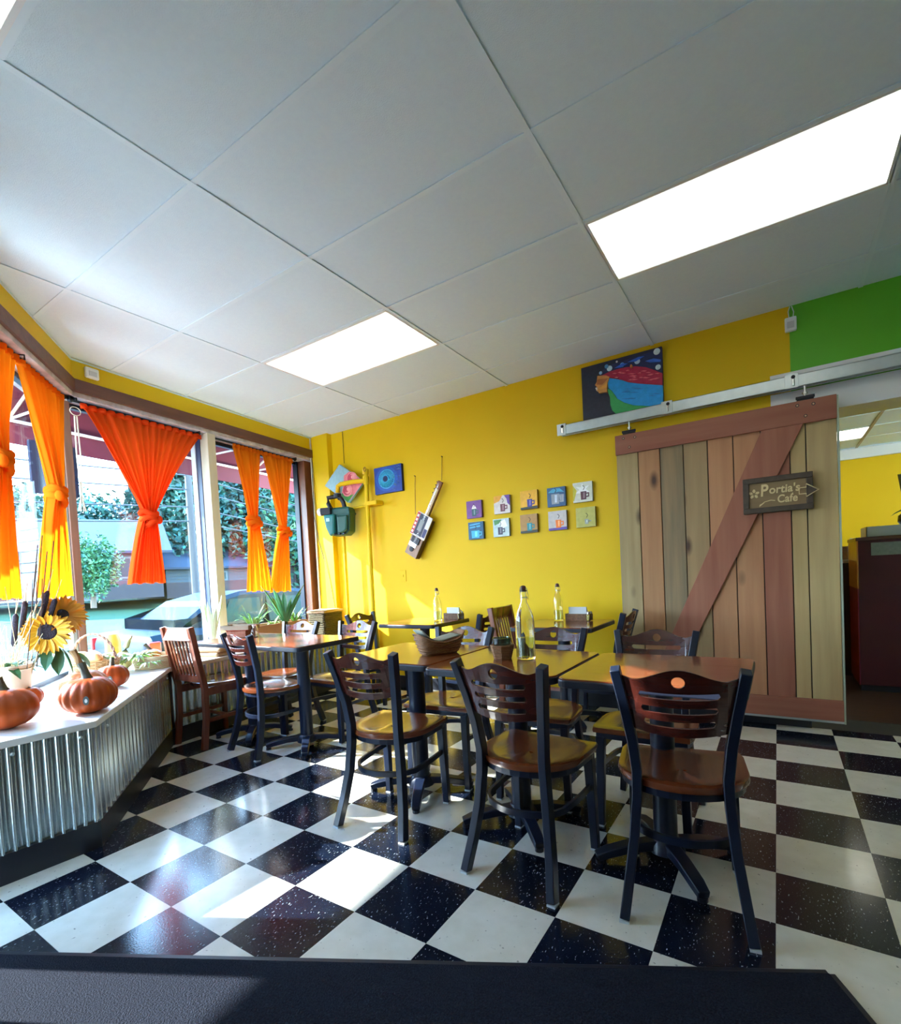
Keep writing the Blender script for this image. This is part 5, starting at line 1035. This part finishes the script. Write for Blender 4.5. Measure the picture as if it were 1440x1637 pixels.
t = thing('paper_tray', 'pale grey paper tray on top of the maroon counter', 'tray', (.66, 3.62, 1.286)); gt = mat('pale_tray', (.42, .48, .44), .5); MB().box(0, .50, 0, .32, 0, .004).build('tray_base', gt, t); MB().box(0, .5, 0, .006, 0, .085).build('tray_front', gt, t); MB().box(0, .006, 0, .32, 0, .085).build('tray_side', M['white'], t); MB().box(.494, .5, 0, .32, 0, .085).build('tray_end', gt, t); MB().box(.02, .48, .02, .30, .004, .06).build('paper_stack', M['white'], t)
t = thing('vine_vase', 'round dark glass vase with a trailing vine on the paper tray', 'vase', (.945, 3.70, 1.347)); MB().lathe([(0, 0), (.04, .0), (.075, .05), (.07, .10), (.03, .135), (.03, .15), (.026, .15), (.026, .13), (.06, .09), (.0, .02)], 24).build('vase_body', mat('dark_vase', (.03, .035, .045), .08, coat=.5), t, smooth=True); MB().tube([(-.015, 0, .13), (-.03, .01, .28), (-.045, .01, .44)], .012, 8, scale=[.7, 1.3, 1.8]).build('grey_spatula', mat('grey_spatula', (.25, .30, .28), .4), t, smooth=True)
vl = mat('vine_leaf', (.02, .13, .02), .4, 0, (.05, .24, .04), 9); m = MB()
P = [(0, 0, .14), (.05, -.06, .30), (.12, -.14, .34), (.10, -.24, .18), (.06, -.28, -.1), (.05, -.28, -.35)]; m.tube(P, .004, 5); m.build('vine', leafg, t)
for k in range(26):
    f = random.uniform(0, 4.99); i = int(f); q = Vector(P[i]).lerp(Vector(P[i + 1]), f - i); a = random.uniform(0, 6.28); m = MB(); m.leaf(q, (cos(a), sin(a), random.uniform(-.6, .3)), random.uniform(.08, .13), random.uniform(.05, .085), droop=.4); m.build('leaf', vl, t)
# ================================================================ outside
ZG = -.40
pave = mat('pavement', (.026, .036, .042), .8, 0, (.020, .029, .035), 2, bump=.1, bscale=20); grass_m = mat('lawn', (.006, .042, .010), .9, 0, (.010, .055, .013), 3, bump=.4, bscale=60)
def far(px, py, z=ZG): return hit(px, py, 2, z)
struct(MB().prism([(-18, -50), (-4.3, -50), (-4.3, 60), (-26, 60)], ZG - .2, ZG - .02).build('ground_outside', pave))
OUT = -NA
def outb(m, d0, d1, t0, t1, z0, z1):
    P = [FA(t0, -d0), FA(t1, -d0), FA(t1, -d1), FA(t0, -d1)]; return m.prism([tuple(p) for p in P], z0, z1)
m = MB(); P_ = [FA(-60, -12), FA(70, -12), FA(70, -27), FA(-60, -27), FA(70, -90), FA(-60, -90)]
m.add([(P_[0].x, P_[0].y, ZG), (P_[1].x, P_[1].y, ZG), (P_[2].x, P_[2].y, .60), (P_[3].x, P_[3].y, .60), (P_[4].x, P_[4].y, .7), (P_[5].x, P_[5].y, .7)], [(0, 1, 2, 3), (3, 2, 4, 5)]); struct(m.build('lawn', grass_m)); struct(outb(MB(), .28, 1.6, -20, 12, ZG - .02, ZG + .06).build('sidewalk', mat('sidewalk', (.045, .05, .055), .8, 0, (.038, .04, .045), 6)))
struct(outb(MB(), 11.8, 12.0, -50, 60, ZG - .02, ZG + .10).build('kerb', mat('kerb', (.16, .16, .16), .8)))
# awning over the windows
awm = mat('maroon_awning', (.10, .006, .020), .7, 0, (.13, .010, .03), 5); aw = thing('awning', 'maroon shop awning with a hanging valance and white frame outside the windows', 'awning')
for F, t0i, t0o, t1 in ((FA, -4.2, -4.2, LA + 2.0),):
    m = MB(); a, b, c, d = F(t0i, -.285), F(t1, -.285), F(t1, -1.16), F(t0o, -1.45)
    V = [(a.x, a.y, 3.05), (b.x, b.y, 3.05), (c.x, c.y, 2.62), (d.x, d.y, 2.62)]; V += [(x, y, z + .012) for x, y, z in V]; m.add(V, [(0, 1, 2, 3), (7, 6, 5, 4), (0, 4, 5, 1), (1, 5, 6, 2), (2, 6, 7, 3), (3, 7, 4, 0)]); m.build('canopy', awm, aw)
    m = MB(); m.prism([tuple(F(t0o, -1.456)), tuple(F(.0, -1.168)), tuple(F(t1, -1.168)), tuple(F(t1, -1.156)), tuple(F(0, -1.156)), tuple(F(t0o, -1.444))], 2.415, 2.62); m.build('valance', awm, aw)
    for o_, z_ in ((-1.14, 2.60), (-.72, 2.80)):
        p, q = F(t0i, o_), F(t1, o_); MB().tube([(p.x, p.y, z_), (q.x, q.y, z_)], .014, 8).build('frame_tube', M['white'], aw, smooth=True)
    k = 0
    while t0i + .12 + k * .85 < t1:
        u = t0i + .07 + k * .85; p, q = F(u, -.29), F(u, -1.14); MB().tube([(p.x, p.y, 3.02), (q.x, q.y, 2.60)], .012, 8).build('rafter', M['cream'], aw, smooth=True); r_ = F(u, -.29); MB().tube([(q.x, q.y, 2.60), (r_.x, r_.y, 2.60)], .010, 8).build('strut', M['white'], aw, smooth=True); k += 1
# parked car
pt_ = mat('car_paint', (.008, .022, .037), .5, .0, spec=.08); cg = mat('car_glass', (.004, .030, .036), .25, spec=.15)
c0 = hit(186, 992, 0, -6.75); ang = R(-3)
car = thing('parked_car', 'pale blue-silver car parked outside the window', 'car', (c0.x, c0.y, ZG - .02), ang)
def loft(secs, name, mtl, bev=.0, smooth=True):
    m = MB(); P = []; k = len(secs[0][1])
    for y, pr_ in secs: P += [(x, y, z) for x, z in pr_]
    fs = [(i * k + j, i * k + (j + 1) % k, (i + 1) * k + (j + 1) % k, (i + 1) * k + j) for i in range(len(secs) - 1) for j in range(k)] + [tuple(range(k))[::-1], tuple(range((len(secs) - 1) * k, len(secs) * k))]
    m.add(P, fs); return m.build(name, mtl, car, smooth=smooth, angle=40)
def sec(w_, z0, z1, r_=.08): return [(-w_ + .04, z0), (w_ - .04, z0), (w_, z0 + .2), (w_, z1 - r_), (w_ - r_, z1), (-w_ + r_, z1), (-w_, z1 - r_), (-w_, z0 + .2)]
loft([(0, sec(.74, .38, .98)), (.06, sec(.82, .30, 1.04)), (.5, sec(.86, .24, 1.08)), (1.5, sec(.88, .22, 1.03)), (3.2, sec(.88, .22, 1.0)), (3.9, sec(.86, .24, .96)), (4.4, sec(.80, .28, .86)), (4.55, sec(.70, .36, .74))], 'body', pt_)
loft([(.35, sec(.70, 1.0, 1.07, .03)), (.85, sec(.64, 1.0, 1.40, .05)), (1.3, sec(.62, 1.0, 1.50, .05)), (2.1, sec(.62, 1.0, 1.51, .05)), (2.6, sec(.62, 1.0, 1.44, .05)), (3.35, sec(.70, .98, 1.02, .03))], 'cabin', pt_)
for s in (-1, 1):
    for nm, q in (('rear_window', [(.95, 1.08), (1.55, 1.06), (1.55, 1.40), (1.12, 1.40)]), ('front_window', [(1.66, 1.06), (2.75, 1.06), (2.45, 1.38), (1.66, 1.41)])):
        m = MB(); m.add([(s * (.715 - (z - 1.0) * .22), y, z) for y, z in q] + [(s * (.69 - (z - 1.0) * .22), y, z) for y, z in q], [(0, 1, 2, 3), (7, 6, 5, 4), (0, 4, 5, 1), (1, 5, 6, 2), (2, 6, 7, 3), (3, 7, 4, 0)]); m.build(nm, cg, car)
    for y in (.85, 3.65):
        wl = MB().lathe([(0, -.10), (.31, -.10), (.33, -.05), (.33, .05), (.31, .10), (0, .10)], 24, Matrix.Translation((s * .80, y, .33)) @ Matrix.Rotation(R(90), 4, 'Y')).build('wheel', M['black'], car, smooth=True); MB().lathe([(0, -.104), (.20, -.104), (.20, .104), (0, .104)], 18, Matrix.Translation((s * .80, y, .33)) @ Matrix.Rotation(R(90), 4, 'Y')).build('hub_cap', M['steel'], wl, smooth=True)
    MB().box(s * .84 - .03, s * .84 + .03, -.005, .12, .82, .98).build('tail_light', mat('tail_light', (.5, .02, .02), .3), car, bevel=.01); MB().box(s * .92 - .08, s * .92 + .08, 2.75, 2.85, 1.0, 1.10).build('side_mirror', pt_, car, bevel=.03); MB().box(s * .885 - .006, s * .885 + .006, 1.75, 1.9, .86, .885).build('door_handle', M['steel'], car)
m = MB(); m.add([(-.62, .45, 1.09), (.62, .45, 1.09), (.56, .86, 1.385), (-.56, .86, 1.385)] + [(-.62, .43, 1.10), (.62, .43, 1.10), (.56, .84, 1.40), (-.56, .84, 1.40)], [(0, 1, 2, 3), (7, 6, 5, 4), (0, 4, 5, 1), (1, 5, 6, 2), (2, 6, 7, 3), (3, 7, 4, 0)]); m.build('rear_glass', cg, car)
m = MB(); m.add([(-.62, 3.28, 1.05), (.62, 3.28, 1.05), (.55, 2.62, 1.42), (-.55, 2.62, 1.42)] + [(-.62, 3.30, 1.07), (.62, 3.30, 1.07), (.55, 2.64, 1.44), (-.55, 2.64, 1.44)], [(3, 2, 1, 0), (4, 5, 6, 7), (1, 5, 4, 0), (2, 6, 5, 1), (3, 7, 6, 2), (0, 4, 7, 3)]); m.build('windscreen', cg, car)
# houses
def house(label, pa, pb, depth, he, hr, wallc, roofc, feats):
    a, b = Vector(pa[:2]), Vector(pb[:2]); d = (b - a); L_ = d.length; d.normalize(); n = Vector((-d.y, d.x))
    if n.dot(a - Vector(CAM[:2])) < 0: n = -n
    rz = math.atan2(d.y, d.x); t = thing('house', label, 'house', (a.x, a.y, pa[2]), rz); sg = 1 if Vector((-sin(rz), cos(rz))).dot(n) > 0 else -1
    Y = lambda v: v * sg
    MB().box(0, L_, min(Y(0), Y(depth)), max(Y(0), Y(depth)), 0, he).build('wall', mat('siding_' + wallc[1], wallc[0], .7), t)
    k = 0
    while .18 * k + .9 < he: MB().box(-.02, L_ + .02, min(Y(-.03), Y(.01)), max(Y(-.03), Y(.01)), .9 + .18 * k, .9 + .18 * k + .155).build('siding_board', bpy.data.materials['siding_' + wallc[1]], t); k += 1
    MB().box(-.03, L_ + .03, min(Y(-.06), Y(.02)), max(Y(-.06), Y(.02)), 0, .9).build('stone_base', mat('stone_' + wallc[1], (.018, .016, .02), .8, 0, (.03, .025, .028), 3), t)
    m = MB(); V = [(-.5, Y(-.5), he - .1), (L_ + .5, Y(-.5), he - .1), (L_ + .5, Y(depth / 2), hr), (-.5, Y(depth / 2), hr), (-.5, Y(depth + .5), he - .1), (L_ + .5, Y(depth + .5), he - .1)]; V += [(x, y, z + .12) for x, y, z in V]
    m.add(V, [(0, 1, 2, 3), (3, 2, 5, 4), (9, 8, 7, 6), (10, 11, 8, 9), (0, 6, 7, 1), (4, 5, 11, 10), (0, 3, 9, 6), (3, 4, 10, 9), (1, 7, 8, 2), (2, 8, 11, 5)]); m.build('roof', mat('roof_' + wallc[1], roofc, .8, 0, tuple(c * .8 for c in roofc), 2), t)
    for nm, x0_, x1_, z0_, z1_ in feats:
        f_ = MB().box(x0_ - .1, x1_ + .1, min(Y(-.10), Y(.0)), max(Y(-.10), Y(.0)), z0_ - .1, z1_ + .1).build(nm, bpy.data.materials.get('house_trim') or mat('house_trim', (.06, .08, .09), .6), t); MB().box(x0_, x1_, min(Y(-.12), Y(-.09)), max(Y(-.12), Y(-.09)), z0_, z1_).build('pane' if nm == 'window' else 'door_leaf', cg if nm == 'window' else mat('pale_door', (.012, .028, .044), .5), f_)
    return t
def fard(px, py, D): d = ray(px, py); return CAM + d * (D / math.hypot(d.x, d.y))
A1, A2 = fard(70, 969, 30), fard(262, 962, 30)
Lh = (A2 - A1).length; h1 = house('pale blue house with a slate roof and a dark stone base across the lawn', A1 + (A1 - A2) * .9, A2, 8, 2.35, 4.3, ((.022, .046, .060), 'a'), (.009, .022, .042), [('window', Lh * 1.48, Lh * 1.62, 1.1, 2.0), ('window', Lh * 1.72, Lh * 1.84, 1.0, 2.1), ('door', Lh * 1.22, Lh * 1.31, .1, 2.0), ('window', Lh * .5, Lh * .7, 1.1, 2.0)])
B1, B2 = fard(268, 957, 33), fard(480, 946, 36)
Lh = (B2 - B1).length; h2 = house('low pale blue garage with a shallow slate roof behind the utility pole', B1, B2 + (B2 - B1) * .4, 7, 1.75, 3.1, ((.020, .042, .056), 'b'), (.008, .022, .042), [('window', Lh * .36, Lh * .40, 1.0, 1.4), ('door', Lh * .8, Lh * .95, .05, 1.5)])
# trees
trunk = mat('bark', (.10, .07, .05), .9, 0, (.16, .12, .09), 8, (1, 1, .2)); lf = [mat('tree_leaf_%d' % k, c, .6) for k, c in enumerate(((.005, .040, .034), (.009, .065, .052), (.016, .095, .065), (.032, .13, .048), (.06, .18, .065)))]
def tree(label, base, hz, rx, rz_, n, cols, ls=.3, cone=False, seed=0):
    rd = random.Random(seed); t = thing('tree', label, 'tree', tuple(base), group='trees across the street'); MB().tube([(0, 0, 0), (.03, .02, hz * .4), (0, 0, hz * .8)], rx * .09, 8, scale=[1.2, 1, .5]).build('trunk', trunk, t, smooth=True); m = MB(); cz = hz - rz_
    for k in range(n):
        a = rd.uniform(0, 2 * pi); u = rd.uniform(-1, 1); q = rd.random() ** .4; s_ = math.sqrt(1 - u * u)
        lump = 1 + .18 * sin(3 * a + 2 * u + seed) + .12 * sin(7 * a - 5 * u)
        if cone: w_ = rx * (1 - (u + 1) / 2 * .85) * q; p = Vector((w_ * cos(a), w_ * sin(a), cz + rz_ * u))
        else: p = Vector((rx * q * s_ * cos(a) * lump, rx * q * s_ * sin(a) * lump, cz + rz_ * q * u * lump))
        d = Vector((rd.uniform(-1, 1), rd.uniform(-1, 1), rd.uniform(-1, .6))); e = Vector((rd.uniform(-1, 1), rd.uniform(-1, 1), rd.uniform(-1, 1))); d.normalize(); e = (e - d * e.dot(d)).normalized(); l = ls * rd.uniform(.6, 1.3)
        m.add([p - d * l, p + e * l * .5, p + d * l, p - e * l * .5], [(0, 1, 2, 3)], rd.choice(cols))
    o = m.build('foliage', lf, t); o['kind'] = 'stuff'; return t
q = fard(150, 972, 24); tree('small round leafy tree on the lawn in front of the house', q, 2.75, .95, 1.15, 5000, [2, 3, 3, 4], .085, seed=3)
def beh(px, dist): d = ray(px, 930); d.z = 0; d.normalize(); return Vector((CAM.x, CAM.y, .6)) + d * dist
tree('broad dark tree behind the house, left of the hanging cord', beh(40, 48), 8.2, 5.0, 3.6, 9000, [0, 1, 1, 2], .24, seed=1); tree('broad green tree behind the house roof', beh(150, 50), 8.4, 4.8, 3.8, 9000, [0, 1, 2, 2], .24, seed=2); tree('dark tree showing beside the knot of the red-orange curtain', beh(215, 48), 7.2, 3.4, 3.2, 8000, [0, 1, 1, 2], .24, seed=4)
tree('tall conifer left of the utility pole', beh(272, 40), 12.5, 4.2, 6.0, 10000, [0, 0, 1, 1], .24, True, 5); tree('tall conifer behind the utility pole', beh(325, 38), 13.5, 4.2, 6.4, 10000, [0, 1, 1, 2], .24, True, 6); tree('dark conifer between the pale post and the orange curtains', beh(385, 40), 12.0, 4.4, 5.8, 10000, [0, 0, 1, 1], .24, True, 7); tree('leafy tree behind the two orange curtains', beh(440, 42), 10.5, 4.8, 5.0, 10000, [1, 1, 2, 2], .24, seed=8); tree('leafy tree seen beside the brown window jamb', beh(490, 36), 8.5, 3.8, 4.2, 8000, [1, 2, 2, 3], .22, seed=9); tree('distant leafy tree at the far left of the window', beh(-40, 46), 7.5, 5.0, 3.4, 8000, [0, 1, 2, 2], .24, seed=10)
# utility pole, wires, bollard
pp = beh(312, 18.); pole = thing('utility_pole', 'weathered wooden utility pole across the street', 'utility pole', tuple(pp)); MB().tube([(0, 0, 0), (0, 0, 9.5)], .105, 12, scale=[1.1, .8]).build('pole_shaft', mat('grey_pole', (.028, .028, .027), .8, 0, (.04, .04, .038), 6, (1, 1, .1)), pole, smooth=True)
MB().bar([tuple(Vector((DA.x, DA.y, 0)).cross(Vector((0, 0, 1))) * -1.0 + Vector((0, 0, 8.6))), tuple(Vector((DA.x, DA.y, 0)).cross(Vector((0, 0, 1))) * 1.0 + Vector((0, 0, 8.6)))], .1, .12).build('cross_arm', trunk, pole)
wm = mat('wire', (.03, .035, .04), .6)
for k, z in enumerate((3.3, 3.75, 4.3, 4.75, 5.3)):
    a = Vector((pp.x, pp.y, ZG + z + .4)); e1_ = a + Vector((-DA.x, -DA.y, 0)) * 30 + Vector((0, 0, .5)); e2_ = a + Vector((DA.x, DA.y, 0)) * 30 + Vector((0, 0, -.2))
    P = [e1_.lerp(a, i / 8) - Vector((0, 0, .9 * sin(pi * i / 8))) for i in range(8)] + [a.lerp(e2_, i / 8) - Vector((0, 0, .9 * sin(pi * i / 8))) for i in range(9)]
    tag(MB().tube(P, .022, 5).build('overhead_wire', wm), 'overhead wire crossing the sky outside, %s of five' % ('lowest', 'second lowest', 'middle', 'second highest', 'highest')[k], 'wire', 'overhead wires')
bq = FA(-.10, -1.9); tag(MB().lathe([(.07, 0), (.07, .95), (.05, 1.02), (0, 1.04)], 16).build('bollard', mat('yellow_bollard', (.30, .17, .006), .5), None, smooth=True, loc=(bq.x, bq.y, ZG + .0)), 'yellow bollard outside, right of the bend post', 'bollard')
bq = FA(1.02, -1.5); tag(MB().lathe([(.07, 0), (.07, 1.05), (.05, 1.12), (0, 1.14)], 16).build('bollard', bpy.data.materials['yellow_bollard'], None, smooth=True, loc=(bq.x, bq.y, ZG)), 'yellow bollard outside, behind the top of the slat-back chair', 'bollard')
